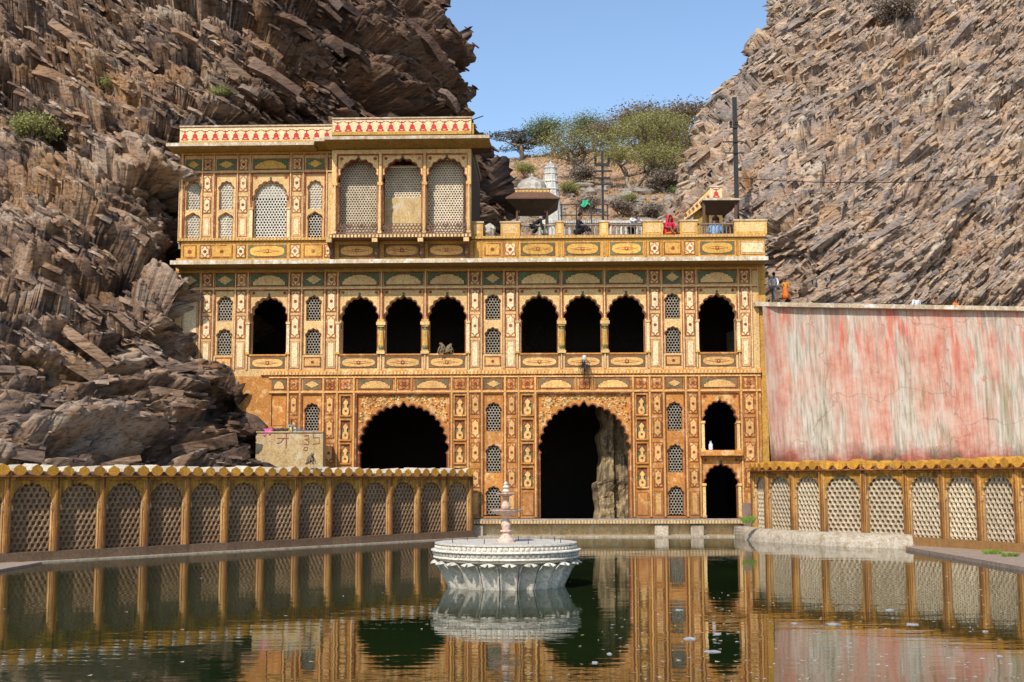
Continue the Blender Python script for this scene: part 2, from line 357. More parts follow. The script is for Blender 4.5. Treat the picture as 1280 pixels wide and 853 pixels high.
M['leaf_olive'] = mat_leaf('leaf_olive', (0.20, 0.20, 0.05), (0.40, 0.38, 0.12))
M['leaf_green'] = mat_leaf('leaf_green', (0.10, 0.15, 0.06), (0.22, 0.27, 0.10))
M['leaf_dark'] = mat_leaf('leaf_dark', (0.03, 0.05, 0.025), (0.08, 0.1, 0.05))
M['leaf_fresh'] = mat_leaf('leaf_fresh', (0.1, 0.19, 0.02), (0.24, 0.33, 0.05))
M['twig'] = mat_leaf('twig', (0.15, 0.115, 0.085), (0.28, 0.22, 0.16), 0.0)
M['straw'] = mat_leaf('straw', (0.3, 0.22, 0.1), (0.46, 0.34, 0.16), 0.1)
M['scrap'] = mat_leaf('scrap', (0.16, 0.15, 0.13), (0.42, 0.42, 0.44), 0.0)
M['leaf_fallen'] = mat_leaf('leaf_fallen', (0.2, 0.12, 0.04), (0.5, 0.42, 0.3), 0.0)
def mat_water():
    m, t, b = newmat('tank_water')
    v = mapped(t, (1, 1, 1)); vx = mapped(t, (0.55, 1.5, 1))
    c = ramp(t, noise(t, v, 0.12, 3), [(0.35, (0.009, 0.018, 0.005)), (0.65, (0.02, 0.032, 0.008))])
    L(t, c, b.inputs['Base Color']); b.inputs['Roughness'].default_value = 0.0; b.inputs['IOR'].default_value = 1.42
    n1 = noise(t, vx, 2.2, 3, 0.5); n2 = noise(t, vx, 0.5, 2, 0.5)
    ad = t.nodes.new('ShaderNodeMath'); ad.operation = 'MULTIPLY_ADD'; L(t, n2, ad.inputs[0]); ad.inputs[1].default_value = 2.5; L(t, n1, ad.inputs[2])
    bump(t, b, ad.outputs[0], 0.5, 0.0046)
    return m
M['water'] = mat_water()
M['fabric_dummy'] = M['cloth_white']

# ------------------------------------------------------------ ground and water
mb = MB(); mb.box(-1500, 1500, -1500, 3000, -1.6, -1.3, M['earth']); tag(mb.build('ground'), kind='structure')
mb = MB(); mb.add([(-60, -25, 0), (60, -25, 0), (60, 66, 0), (-60, 66, 0)], [(0, 1, 2, 3)], M['water']); tag(mb.build('water'), kind='structure')

# ------------------------------------------------------------ cliffs
def hash2(i, j, s):
    h = (i.astype(np.int64) * 374761393 + j.astype(np.int64) * 668265263 + s * 1274126177) & 0x7fffffff
    h = ((h ^ (h >> 13)) * 1274126177) & 0x7fffffff
    return ((h ^ (h >> 16)) & 0xffffff) / float(0xffffff)
def vnoise(x, y, s):
    i = np.floor(x); j = np.floor(y); fx = x - i; fy = y - j
    fx = fx * fx * (3 - 2 * fx); fy = fy * fy * (3 - 2 * fy)
    a = hash2(i, j, s); b = hash2(i + 1, j, s); c = hash2(i, j + 1, s); d = hash2(i + 1, j + 1, s)
    return (a * (1 - fx) + b * fx) * (1 - fy) + (c * (1 - fx) + d * fx) * fy - 0.5
def fbm(x, y, s, o=4):
    r_ = 0; a = 1
    for k in range(o): r_ = r_ + a * vnoise(x, y, s + k); x = x * 2.03 + 7.1; y = y * 2.03 + 3.7; a *= 0.5
    return r_
def cells(x, y, s):
    i0 = np.floor(x); j0 = np.floor(y)
    f1 = np.full(x.shape, 9.0); f2 = np.full(x.shape, 9.0); rid = np.zeros(x.shape); cxx = np.zeros(x.shape); cyy = np.zeros(x.shape)
    for di in (-1, 0, 1):
        for dj in (-1, 0, 1):
            i = i0 + di; j = j0 + dj
            cx = i + 0.5 + 0.9 * (hash2(i, j, s) - 0.5); cy = j + 0.5 + 0.9 * (hash2(i, j, s + 1) - 0.5)
            d = np.hypot(cx - x, cy - y); r_ = hash2(i, j, s + 2)
            cl = d < f1
            f2 = np.where(cl, f1, np.minimum(f2, d)); f1 = np.where(cl, d, f1)
            rid = np.where(cl, r_, rid); cxx = np.where(cl, cx, cxx); cyy = np.where(cl, cy, cyy)
    return f1, f2, rid, x - cxx, y - cyy
def facets(u, v, size, ang, stretch, seed):
    c, s_ = np.cos(ang), np.sin(ang)
    a = (u * c + v * s_) / (size * stretch); b = (-u * s_ + v * c) / size
    f1, f2, rid, dx, dy = cells(a, b, seed)
    g1 = (rid * 7.13) % 1 - 0.5; g2 = (rid * 13.7) % 1 - 0.5
    h = (rid - 0.5) + 1.1 * dx * g1 + (1.1 * g2 - 0.8) * dy
    crack = np.exp(-(f2 - f1) * 9)
    return h, rid, crack
def rbf(pts, vals):
    A = np.array(pts, float); n = len(A)
    def U(r2): return np.where(r2 > 1e-9, 0.5 * r2 * np.log(r2 + 1e-12), 0)
    K = U(((A[:, None] - A[None]) ** 2).sum(-1)); Pm = np.hstack([np.ones((n, 1)), A])
    Mx = np.block([[K + 0.5 * np.eye(n), Pm], [Pm.T, np.zeros((3, 3))]])
    w = np.linalg.solve(Mx, np.concatenate([vals, [0, 0, 0]]))
    def f(x, z):
        r_ = w[n] + w[n + 1] * x + w[n + 2] * z
        for k in range(n): r_ = r_ + w[k] * U((x - A[k, 0]) ** 2 + (z - A[k, 1]) ** 2)
        return r_
    return f
def cliff(name, ctrl, edge, side, xo, z0, z1, step, mat, angf, amp, seed, back=24):
    cp = [at(a, b, y) for a, b, y in ctrl]
    fY = rbf([(p.x, p.z) for p in cp], [c[2] for c in ctrl])
    ep = sorted([(at(a, b, y).z, at(a, b, y).x) for a, b, y in edge])
    ez = np.array([p[0] for p in ep]); ex = np.array([p[1] for p in ep])
    nz = int((z1 - z0) / step); zz = np.linspace(z0, z1, nz)
    xe = np.interp(zz, ez, ex) + 0.9 * fbm(zz * 0.5, zz * 0 + 3.3, seed + 50, 3)
    nf = int(abs(xe.mean() - xo) / step); nb = int(back / (step * 2.2))
    u = np.linspace(0, 1, nf)
    Xf = xo + (xe[:, None] - xo) * u[None]; Zf = np.repeat(zz[:, None], nf, 1)
    Yf = fY(Xf, Zf)
    # bend backwards over the last metres
    dE = np.abs(Xf - xe[:, None]); Yf = Yf + 1.8 * np.exp(-(dE / 1.6))
    kb = np.arange(1, nb + 1) * step * 2.2
    Xb = xe[:, None] + (-0.15 if side < 0 else 0.25) * kb[None]
    Yb = Yf[:, -1:] + kb[None]; Zb = np.repeat(zz[:, None], nb, 1)
    Xs = np.hstack([Xf, Xb]); Ys = np.hstack([Yf, Yb]); Zs = np.hstack([Zf, Zb])
    # arc coordinate along the surface
    U_ = np.hstack([Xf, xe[:, None] + (1 if side < 0 else -1) * kb[None]]); V_ = Zs
    ang = angf(U_, V_)
    wu = U_ + 0.6 * fbm(U_ * 0.35, V_ * 0.35, seed + 9, 3); wv = V_ + 0.6 * fbm(U_ * 0.35 + 9, V_ * 0.35, seed + 19, 3)
    a0 = float(np.median(ang))
    H = amp[0] * fbm(U_ * 0.12, V_ * 0.12, seed, 3)
    outs = []
    for k, (size, a_, st) in enumerate(((2.6, amp[1], 1.9), (1.1, amp[2], 2.4), (0.46, amp[3], 2.6), (0.21, amp[4], 2.4))):
        res = None
        for q in (-1, 0, 1):      # blend of three bedding directions, chosen by area
            pass
        h, rid, cr = facets(wu, wv, size, a0, st, seed + 31 * k)
        h2, rid2, cr2 = facets(wu, wv, size, a0 + angf.delta, st, seed + 31 * k + 7)
        sel = angf.sel(U_, V_)
        h = np.where(sel, h2, h); rid = np.where(sel, rid2, rid); cr = np.where(sel, cr2, cr)
        H = H + a_ * (1.15 * h - 0.42 * cr); outs.append(rid)
    sel = angf.sel(U_, V_); aa = np.where(sel, a0 + angf.delta, a0)
    tt = (-U_ * np.sin(aa) + V_ * np.cos(aa)) / angf.period + 1.1 * fbm(wu * 0.25, wv * 0.25, seed + 91, 3); t2 = tt * 2.7 + 0.7 * fbm(wu * 0.6, wv * 0.6, seed + 95, 2)
    H = H + angf.ledge * ((tt % 1) ** 1.5 - 0.4) + 0.45 * angf.ledge * ((t2 % 1) - 0.5) * (0.6 + 1.2 * fbm(wu * .4, wv * .4, seed + 97, 2))
    H = H + 0.05 * fbm(U_ * 4, V_ * 4, seed + 77, 3)
    # outward normal of the smooth surface
    dXu = np.gradient(Xs, axis=1); dYu = np.gradient(Ys, axis=1); dXv = np.gradient(Xs, axis=0); dYv = np.gradient(Ys, axis=0); dZv = np.gradient(Zs, axis=0)
    nx = dYu * dZv; ny = -dXu * dZv; nz_ = dXu * dYv - dYu * dXv
    l = np.sqrt(nx * nx + ny * ny + nz_ * nz_) + 1e-9
    sg = np.where(ny[:, :nf].mean() < 0, 1, -1)
    nx, ny, nz_ = sg * nx / l, sg * ny / l, sg * nz_ / l
    Xs = Xs + nx * H; Ys = Ys + ny * H; Zs = Zs + nz_ * H + (outs[1] - 0.5) * 0.25
    n0, n1 = Xs.shape
    co = np.stack([Xs, Ys, Zs], -1).reshape(-1, 3).astype(np.float32)
    ii = np.arange(n0 * n1).reshape(n0, n1)
    q = np.stack([ii[:-1, :-1], ii[:-1, 1:], ii[1:, 1:], ii[1:, :-1]], -1).reshape(-1, 4)
    if sg < 0: q = q[:, ::-1]
    me = bpy.data.meshes.new(name); me.vertices.add(len(co)); me.vertices.foreach_set('co', co.ravel())
    me.loops.add(q.size); me.loops.foreach_set('vertex_index', q.ravel().astype(np.int32))
    me.polygons.add(len(q)); me.polygons.foreach_set('loop_start', np.arange(0, q.size, 4, dtype=np.int32))
    for nm, arr in (('cell', outs[1]), ('cell_small', outs[2])):
        at_ = me.attributes.new(nm, 'FLOAT', 'POINT'); at_.data.foreach_set('value', arr.ravel().astype(np.float32))
    me.update(calc_edges=True); me.materials.append(mat)
    o = link(name, me); tag(o, kind='structure')
    return o, co.reshape(n0, n1, 3), np.stack([nx, ny, nz_], -1)
class AngL:
    delta = R(-52); period = 1.5; ledge = 0.42
    def __call__(s, U_, V_): return np.full(U_.shape, R(-32))
    def sel(s, U_, V_): return (V_ + 0.12 * U_ + 4 * fbm(U_ * 0.15, V_ * 0.15, 5, 3)) < 8.5
class AngR:
    delta = R(14); period = 1.15; ledge = 0.42
    def __call__(s, U_, V_): return np.full(U_.shape, R(33))
    def sel(s, U_, V_): return fbm(U_ * 0.12, V_ * 0.12, 15, 3) > 0.08
AngL.delta = R(35)
cl_ctrl = [(0, 590, 46), (0, 450, 51), (0, 300, 56), (0, 130, 61), (0, -60, 67), (-250, 500, 44), (-250, 0, 58), (200, -60, 68), (400, -60, 72), (530, -40, 77), (580, 140, 75),
           (200, 150, 62.3), (400, 140, 67), (214, 220, 61.2), (216, 320, 60.3), (150, 330, 58), (232, 350, 59.5), (250, 380, 59.5), (266, 430, 59.5), (236, 395, 57.6), (254, 430, 57.6), (236, 350, 58.6), (294, 456, 59.7), (312, 472, 59.7), (350, 470, 64),
           (318, 490, 58.4), (334, 505, 59.2), (324, 535, 58.0), (342, 540, 59.3), (305, 515, 57.2), (350, 585, 60.0), (200, 450, 56), (200, 590, 53), (100, 450, 53.5), (290, 560, 57), (290, 500, 58.5), (100, 590, 49.5),
           (360, 300, 70), (380, 430, 74), (430, 540, 76), (500, 290, 74), (600, 290, 76), (600, 450, 80), (500, 580, 80)]
cl_edge = [(500, -120, 78), (520, -40, 78), (533, 0, 78), (550, 30, 78), (560, 55, 77), (572, 90, 76), (579, 140, 76), (595, 190, 75), (602, 205, 75), (618, 228, 75), (630, 260, 75), (634, 300, 75), (640, 450, 75), (640, 590, 75)]
STEP = 0.085
cliff_l, COL_, CNL = cliff('cliff', cl_ctrl, cl_edge, -1, -29.0, 1.2, 35.5, STEP, M['rock_left'], AngL(), (2.0, 1.25, 0.95, 0.46, 0.17), 11)
cr_ctrl = [(950, 378, 64.2), (1100, 384, 65.6), (1280, 384, 65.8), (1500, 390, 65), (1500, 0, 78), (1280, 0, 80), (1280, 190, 71.5), (1100, 200, 72), (1000, 0, 84), (880, 150, 82), (870, 290, 73), (960, 280, 66.5), (1280, -150, 92), (1050, -150, 94), (1100, 300, 66), (900, 378, 70), (950, 560, 67), (1100, 500, 67), (1280, 560, 66)]
cr_edge = [(1005, -130, 88), (990, -60, 87), (975, 0, 86), (978, 30, 85), (957, 48, 85), (932, 78, 84), (922, 98, 83), (902, 125, 82), (884, 148, 82), (880, 180, 80), (868, 210, 78), (852, 240, 77), (838, 270, 76), (842, 290, 75), (925, 345, 72), (940, 400, 70), (945, 600, 70)]
cliff_r, COR_, CNR = cliff('cliff', cr_ctrl, cr_edge, 1, 38.5, 8.5, 43.0, STEP, M['rock_right'], AngR(), (1.2, 0.5, 0.42, 0.30, 0.16), 401)

# loose slabs that stand proud of the cliffs
def slab_mesh(seed, mat):
    r_ = random.Random(seed); mb = MB()
    top = [(0.5 * math.cos(a) * r_.uniform(.75, 1.1), 0.36 * math.sin(a) * r_.uniform(.7, 1.15)) for a in [k * 2 * math.pi / 5 + r_.uniform(-.25, .25) for k in range(5)]]
    n = len(top)
    vs = [(x, y, 0.5 + r_.uniform(-.12, .12)) for x, y in top] + [(x * r_.uniform(.8, 1.1), y * r_.uniform(.8, 1.1), -0.5) for x, y in top]
    mb.add(vs, [tuple(range(n)), tuple(range(2 * n - 1, n - 1, -1))] + [(i, i + n, (i + 1) % n + n, (i + 1) % n) for i in range(n)], mat)
    me = mb.mesh('rock_slab')
    for nm in ('cell', 'cell_small'):
        a = me.attributes.new(nm, 'FLOAT', 'POINT'); a.data.foreach_set('value', [r_.uniform(.2, .95)] * len(me.vertices))
    return me
def slabs(cl, CO, CNm, mat, ang, n_obj, n_stuff, szr, seed, cond=None, long_=1.0, jit=.2):
    r_ = random.Random(seed); ms = [slab_mesh(seed + k, mat) for k in range(9)]
    n0, n1 = CO.shape[:2]; sv = []; sf = []; sa = []
    got = 0; tries = 0
    while got < n_obj + n_stuff and tries < 60000:
        tries += 1
        i = r_.randrange(20, n0 - 20); j = r_.randrange(10, n1 - 10)
        p = CO[i, j]
        if cond and not cond(p): continue
        big = got < n_obj
        s_ = r_.uniform(0.45, szr) if big else 0.13 * (1 + 2.6 * r_.random() ** 2)
        aa = (ang(p) if callable(ang) else ang) + r_.uniform(-jit, jit)
        rot = Matrix.Rotation(-aa, 3, 'Y') @ Matrix.Rotation(r_.uniform(-.45, .25), 3, 'X') @ Matrix.Rotation(r_.uniform(-.5, .5), 3, 'Z')
        sca = Matrix.Diagonal((s_ * long_ * r_.uniform(1.2, 3.2), s_ * 1.3, s_ * r_.uniform(.16, .5)))
        Mx = rot @ sca
        if big:
            o = link('rock_slab', ms[got % 9], cl); o.matrix_local = Matrix.Translation(Vector(p)) @ Mx.to_4x4()
        else:
            me = ms[got % 9]; b = len(sv); cv = r_.uniform(.2, .95)
            for v in me.vertices: sv.append(tuple(Mx @ v.co + Vector(p))); sa.append(cv)
            for f in me.polygons: sf.append(tuple(q + b for q in f.vertices))
        got += 1
    me = bpy.data.meshes.new('rock_rubble'); me.from_pydata(sv, [], sf); me.materials.append(mat)
    for nm in ('cell', 'cell_small'):
        a = me.attributes.new(nm, 'FLOAT', 'POINT'); a.data.foreach_set('value', sa)
    o = link('rock_rubble', me, cl); o['kind'] = 'stuff'
def angL(p):
    return R(-30) if p[2] > 9 + 0.12 * p[0] + 1 else R(2)
slabs(cliff_l, COL_, CNL, M['rock_left'], angL, 220, 8000, 1.5, 5, lambda p: p[0] > -30 and (p[1] < 59 or p[2] > 19))
slabs(cliff_r, COR_, CNR, M['rock_right'], lambda p: R(33) if p[0] < 22 else R(40), 140, 15000, 1.0, 55, lambda p: p[0] < 36 and p[2] > 10.5, 1.35, .11)

# ------------------------------------------------------------ hill behind
def hill_z(x, y):
    t = np.clip((y - 84) / 66.0, 0, 1)
    top = 42.5 + 3.0 * np.clip((x - 2) / 20, -1.0, 1.2)
    z = 14.0 + (top - 14.0) * (t ** 0.95)
    z = z - np.clip(y - 152, 0, 400) * 0.12
    return z + 1.8 * fbm(x * 0.08, y * 0.08, 3, 4) * np.clip((y - 84) / 8, 0, 1) + 0.25 * fbm(x * 1.1, y * 1.1, 9, 3)
def build_hill():
    xs = np.concatenate([np.linspace(-400, -25, 40), np.linspace(-24, 50, 230), np.linspace(55, 400, 40)])
    ys = np.concatenate([np.linspace(84, 165, 260), np.linspace(170, 600, 50)])
    Xg, Yg = np.meshgrid(xs, ys); Zg = hill_z(Xg, Yg)
    co = np.stack([Xg, Yg, Zg], -1); n0, n1 = Xg.shape
    ii = np.arange(n0 * n1).reshape(n0, n1)
    q = np.stack([ii[:-1, :-1], ii[:-1, 1:], ii[1:, 1:], ii[1:, :-1]], -1).reshape(-1, 4)
    me = bpy.data.meshes.new('hill'); me.from_pydata(co.reshape(-1, 3).tolist(), [], q.tolist()); me.materials.append(M['hill'])
    me.polygons.foreach_set('use_smooth', [True] * len(me.polygons))
    tag(link('hill', me), kind='structure')
build_hill()
def hit_hill(px, py):
    d = ray(px, py); Y = np.arange(86, 165, 0.25); q = Y / d.y
    hz = hill_z(d.x * q, Y); below = HC + d.z * q <= hz
    if below.any():
        k = int(np.argmax(below)); return Vector((d.x * q[k], Y[k], hz[k]))
    k = int(np.argmin(np.abs(Y - 150))); return Vector((d.x * q[k], Y[k], hz[k]))
hr = MB(); r_ = random.Random(3)
for k in range(520):
    p = hit_hill(r_.uniform(600, 900), 200 + 95 * r_.random() ** 0.8)
    s_ = 0.16 + 0.7 * r_.random() ** 3
    b = len(hr.v)
    hr.ball((p.x, p.y, p.z), s_ * r_.uniform(.8, 1.8), s_, s_ * r_.uniform(.4, .8), M['hill_rock'], 6, 4)
    for i in range(b, len(hr.v)):
        x, y, z = hr.v[i]; hr.v[i] = (x + r_.uniform(-.2, .2) * s_, y + r_.uniform(-.2, .2) * s_, z + r_.uniform(-.15, .15) * s_)
o = hr.build('hill_stones'); tag(o, kind='stuff')
gr = MB()
for k in range(3000):
    p = hit_hill(r_.uniform(598, 905), 165 + 130 * r_.random())
    for q in range(4):
        a = r_.uniform(0, 6.28); h = r_.uniform(.15, .5); w = .05
        gr.add([(p.x + w * math.cos(a), p.y + w * math.sin(a), p.z - .05), (p.x - w * math.cos(a), p.y - w * math.sin(a), p.z - .05), (p.x + r_.uniform(-.35, .35), p.y + r_.uniform(-.35, .35), p.z + h)], [(0, 1, 2)], M['straw'])
tag(gr.build('dry_grass'), kind='stuff')

# ------------------------------------------------------------ trees and shrubs
def leafcloud(mb, pts, n, spread, size, mat, r_, flat=0.6):
    for k in range(n):
        c = r_.choice(pts); g = [r_.gauss(0, 1) for _ in range(3)]
        p = Vector((c[0] + g[0] * spread, c[1] + g[1] * spread, c[2] + g[2] * spread * flat))
        d = Vector((r_.uniform(-1, 1), r_.uniform(-1, 1), r_.uniform(-.5, 1))).normalized() * size * r_.uniform(.6, 1.5)
        e = d.cross(Vector((r_.uniform(-1, 1), r_.uniform(-1, 1), r_.uniform(-1, 1)))).normalized() * size * .38
        mb.add([p - e, p + e, p + d], [(0, 1, 2)], mat)
def grow(mb, p, d, length, rad, depth, r_, tips, spread, up, mat):
    pts = [p]; q = p.copy(); dd = d.copy(); n = 4
    for k in range(n):
        dd = (dd + Vector((r_.uniform(-.25, .25), r_.uniform(-.25, .25), r_.uniform(-.1, .2) * up))).normalized()
        q = q + dd * length / n; pts.append(q.copy())
    mb.tube(pts, rad, rad * .62, mat, 5 if depth > 1 else 3)
    if depth == 0: tips.append(tuple(q)); tips.append(tuple(pts[2])); return
    for k in range(3 if depth > 1 else 4):
        a = r_.uniform(0, 6.28); sd = Vector((math.cos(a), math.sin(a), r_.uniform(-.1, .6) * up))
        nd = (dd * (1 - spread) + sd * spread).normalized()
        grow(mb, q if k else q, nd, length * r_.uniform(.6, .85), rad * .58, depth - 1, r_, tips, spread, up, mat)
def tree_mesh(seed, h, leafmat, nl, spread=.62, depth=4, size=.16, cloud=.4, up=1.0, stems=2, flat=.55):
    r_ = random.Random(seed); t = MB(); tips = []
    for s_ in range(stems):
        a = r_.uniform(0, 6.28); d = Vector((math.cos(a) * .35, math.sin(a) * .35, 1)).normalized()
        grow(t, Vector((0, 0, -.2)), d, h * .30, h * .035, depth, r_, tips, spread, up, M['twig'])
    c = MB()
    if nl: leafcloud(c, tips, nl, cloud, size, leafmat, r_, flat)
    return t.mesh('trunk', True), (c.mesh('crown') if nl else None)
def put_tree(name, meshes, loc, rz, s_, label, cat, group=None):
    r0 = empty(name, loc, rz); r0.scale = (s_,) * 3 if not isinstance(s_, tuple) else s_
    tag(r0, label, cat, group)
    link('trunk', meshes[0], r0)
    if meshes[1]: link('crown', meshes[1], r0)
    return r0
TM = {'a': tree_mesh(1, 6.2, M['leaf_olive'], 7000, size=.12, cloud=.5, flat=.8), 'b': tree_mesh(2, 6.5, M['leaf_olive'], 6500, size=.12, cloud=.6, flat=.8),
      'c': tree_mesh(3, 5.0, M['leaf_green'], 5500, size=.12, cloud=.5, flat=.8), 'd': tree_mesh(4, 6.0, M['leaf_dark'], 3600, size=.16, cloud=.3, flat=.3, up=.5, spread=.75),
      'bare': tree_mesh(5, 5.0, M['twig'], 2600, size=.16, cloud=.5, depth=5, stems=3), 'bush': tree_mesh(6, 2.6, M['leaf_olive'], 3500, size=.12, cloud=.35, depth=3, stems=4),
      'bushg': tree_mesh(7, 2.0, M['leaf_fresh'], 1500, size=.13, cloud=.3, depth=3, stems=4), 'bushb': tree_mesh(8, 2.4, M['twig'], 2600, size=.16, cloud=.35, depth=4, stems=5)}
TL = [('acacia_tree', 'a', (791, 239), 1.25, 'open olive acacia with forked dark trunk right of the utility pole', 'tree'),
      ('acacia_tree', 'b', (716, 226), 1.35, 'broad olive tree left of the utility pole, above the white spire', 'tree'),
      ('acacia_tree', 'b', (845, 215), 1.4, 'leaning olive and grey tree beside the right cliff on the hill', 'tree'),
      ('acacia_tree', 'c', (740, 186), 1.5, 'green tree on the hilltop behind the top of the utility pole', 'tree'),
      ('acacia_tree', 'c', (692, 189), 1.35, 'small green tree on the skyline right of the darkest tree', 'tree'),
      ('acacia_tree', 'd', (653, 200), 1.25, 'dark flat-topped tree alone at the left end of the skyline', 'tree'),
      ('acacia_tree', 'a', (825, 200), 1.3, 'olive tree behind the forked acacia, near the ridge', 'tree'),
      ('bare_tree', 'bare', (806, 186), 1.5, 'grey leafless tree on the ridge left of the tallest bare tree', 'tree'),
      ('bare_tree', 'bare', (850, 186), 1.65, 'tallest grey leafless tree on the ridge next to the right cliff', 'tree'),
      ('bare_tree', 'bare', (768, 190), 1.1, 'pale leafless tree on the ridge right above the utility pole', 'tree'),
      ('shrub', 'bush', (636, 248), 1.3, 'grey green shrub left of the domed kiosk', 'shrub'),
      ('shrub', 'bush', (655, 225), 1.2, 'olive shrub on the slope above the kiosk dome', 'shrub'),
      ('shrub', 'bush', (708, 248), 1.0, 'small olive shrub just right of the white spire', 'shrub'),
      ('shrub', 'bush', (789, 258), 0.8, 'round olive tuft on bare ground below the forked acacia', 'shrub'),
      ('shrub', 'bushg', (860, 243), 1.3, 'bright green shrub at the foot of the right cliff', 'shrub'),
      ('shrub', 'bushg', (848, 247), 1.0, 'smaller bright green shrub left of its brighter neighbour', 'shrub'),
      ('bare_shrub', 'bushb', (832, 243), 1.5, 'brown leafless bush beside the bright green shrubs', 'shrub'),
      ('bare_shrub', 'bushb', (815, 275), 1.0, 'brown thorny bush low on the slope above the terrace wall', 'shrub'),
      ('bare_shrub', 'bushb', (775, 272), 1.1, 'grey brown bush low on the slope right of the utility pole', 'shrub'),
      ('bare_shrub', 'bushb', (736, 268), 1.1, 'grey brown bush behind the iron frame on the slope', 'shrub'),
      ('bare_shrub', 'bushb', (730, 232), 1.3, 'brown bush under the broad olive tree', 'shrub')]
for k, (nm, mk, (px, py), s_, lab, cat) in enumerate(TL):
    put_tree(nm, TM[mk], hit_hill(px, py), k * 1.7, (s_ * 1.15, s_ * 1.15, s_ * .80) if nm != 'shrub' and nm != 'bare_shrub' else s_ * .8, lab, cat, 'trees and shrubs on the hill')
def near(CO, px, py):
    pts = CO[::4, ::4].reshape(-1, 3); d = ray(px, py)
    v = pts - np.array([0, 0, HC]); dn = np.array(d.normalized()); t_ = v @ dn
    e = np.linalg.norm(v - t_[:, None] * dn, axis=1); return Vector(pts[np.argmin(e + t_ * 0.002)])
for mk, CO, px, py, s_, lab, nm in (('bush', COL_, 34, 188, 1.2, 'olive green bush at the left edge of the left cliff', 'shrub'), ('bush', COL_, 140, 118, 0.7, 'dull green shrub in a crevice high on the left cliff', 'shrub'),
                                ('bush', COL_, 281, 138, 0.6, 'small green shrub just above the left end of the red painted parapet', 'shrub'), ('bush', COL_, 400, 8, 0.9, 'tiny olive shrub at the top edge of the left cliff', 'shrub'),
                                ('bushb', COR_, 1125, 34, 1.4, 'brown dry bush near the top of the right cliff', 'bare_shrub'), ('bushg', COR_, 985, 118, 0.7, 'small green shrub on the right cliff below its overhang', 'shrub'),
                                ('bushb', COR_, 900, 128, 0.4, 'leafless twigs on the left edge of the right cliff', 'bare_shrub')):
    put_tree(nm, TM[mk], near(CO, px, py), px, s_ * .8, lab, 'shrub', 'shrubs growing on the cliffs')

# ============================================================ THE TEMPLE FRONT
temple = empty('temple_building', tuple(F0), TH)
tag(temple, 'painted ochre temple front with cusped arches rising out of the tank between two cliffs', 'building')

def poly_notch(w, h, n):
    "rectangle with concave stepped corners"
    a, b = w / 2, h / 2
    pts = []
    for sx_, sz_ in ((1, 1), (-1, 1), (-1, -1), (1, -1)):
        c = [(a, b - n), (a - n * .45, b - n), (a - n * .7, b - n * .7), (a - n, b - n * .45), (a - n, b)]
        q = [(sx_ * x, sz_ * z) for x, z in c]
        if sx_ * sz_ < 0: q = q[::-1]
        pts += q
    return pts
def poly_ngon(rx, rz, n, a0=0.0, lob=0.0):
    return [((rx * (1 + lob * (k % 2))) * math.cos(a0 + 2 * math.pi * k / n), (rz * (1 + lob * (k % 2))) * math.sin(a0 + 2 * math.pi * k / n)) for k in range(n)]
def rect(w, h, cx=0, cz=0): return [(cx - w / 2, cz - h / 2), (cx + w / 2, cz - h / 2), (cx + w / 2, cz + h / 2), (cx - w / 2, cz + h / 2)]
def poly_round(w, h):
    "wide oval with slightly squared ends"
    pts = []
    for k in range(20):
        a = 2 * math.pi * k / 20; c, s_ = math.cos(a), math.sin(a)
        pts.append((w / 2 * math.copysign(abs(c) ** 0.6, c), h / 2 * math.copysign(abs(s_) ** 0.75, s_)))
    return pts
def poly_lozenge(w, h):
    a, b = w / 2, h / 2; half = [(a, 0), (a * .62, b * .28), (a * .55, b * .55), (a * .3, b * .62), (a * .16, b * .9), (0, b)]
    q = half + [(-x, z) for x, z in half[::-1][1:]]
    return q + [(x, -z) for x, z in q[::-1][1:-1]]
def poly_mound(w, h):
    a = w / 2; half = [(a * .98, -h / 2), (a * .98, -h * .18), (a * .86, -h * .1), (a * .84, h * .06), (a * .70, h * .1), (a * .66, h * .26), (a * .45, h * .3), (a * .36, h * .42), (0, h * .47)]
    return half + [(-x, z) for x, z in half[::-1][1:]]
def rosette(mb, cx, cz, r_, y, m1, m2, flat=1.0):
    mb.prism([(cx + x, cz + z) for x, z in poly_ngon(r_, r_ * flat, 16, 0, -.28)], y - .014, y, m1)
    mb.prism([(cx + x, cz + z) for x, z in poly_ngon(r_ * .38, r_ * .38 * flat, 8)], y - .022, y - .014, m2)
PAL = {'top': dict(line='rust', ground='cream', face='cream_pale', green='green', gold='yellow', dark='red'),
       'mid': dict(line='red', ground='cream', face='cream_pale', green='green', gold='cream', dark='rust'),
       'low': dict(line='rust', ground='orange', face='orange_pale', green='green_low', gold='orange_pale', dark='rust')}
PC = {}
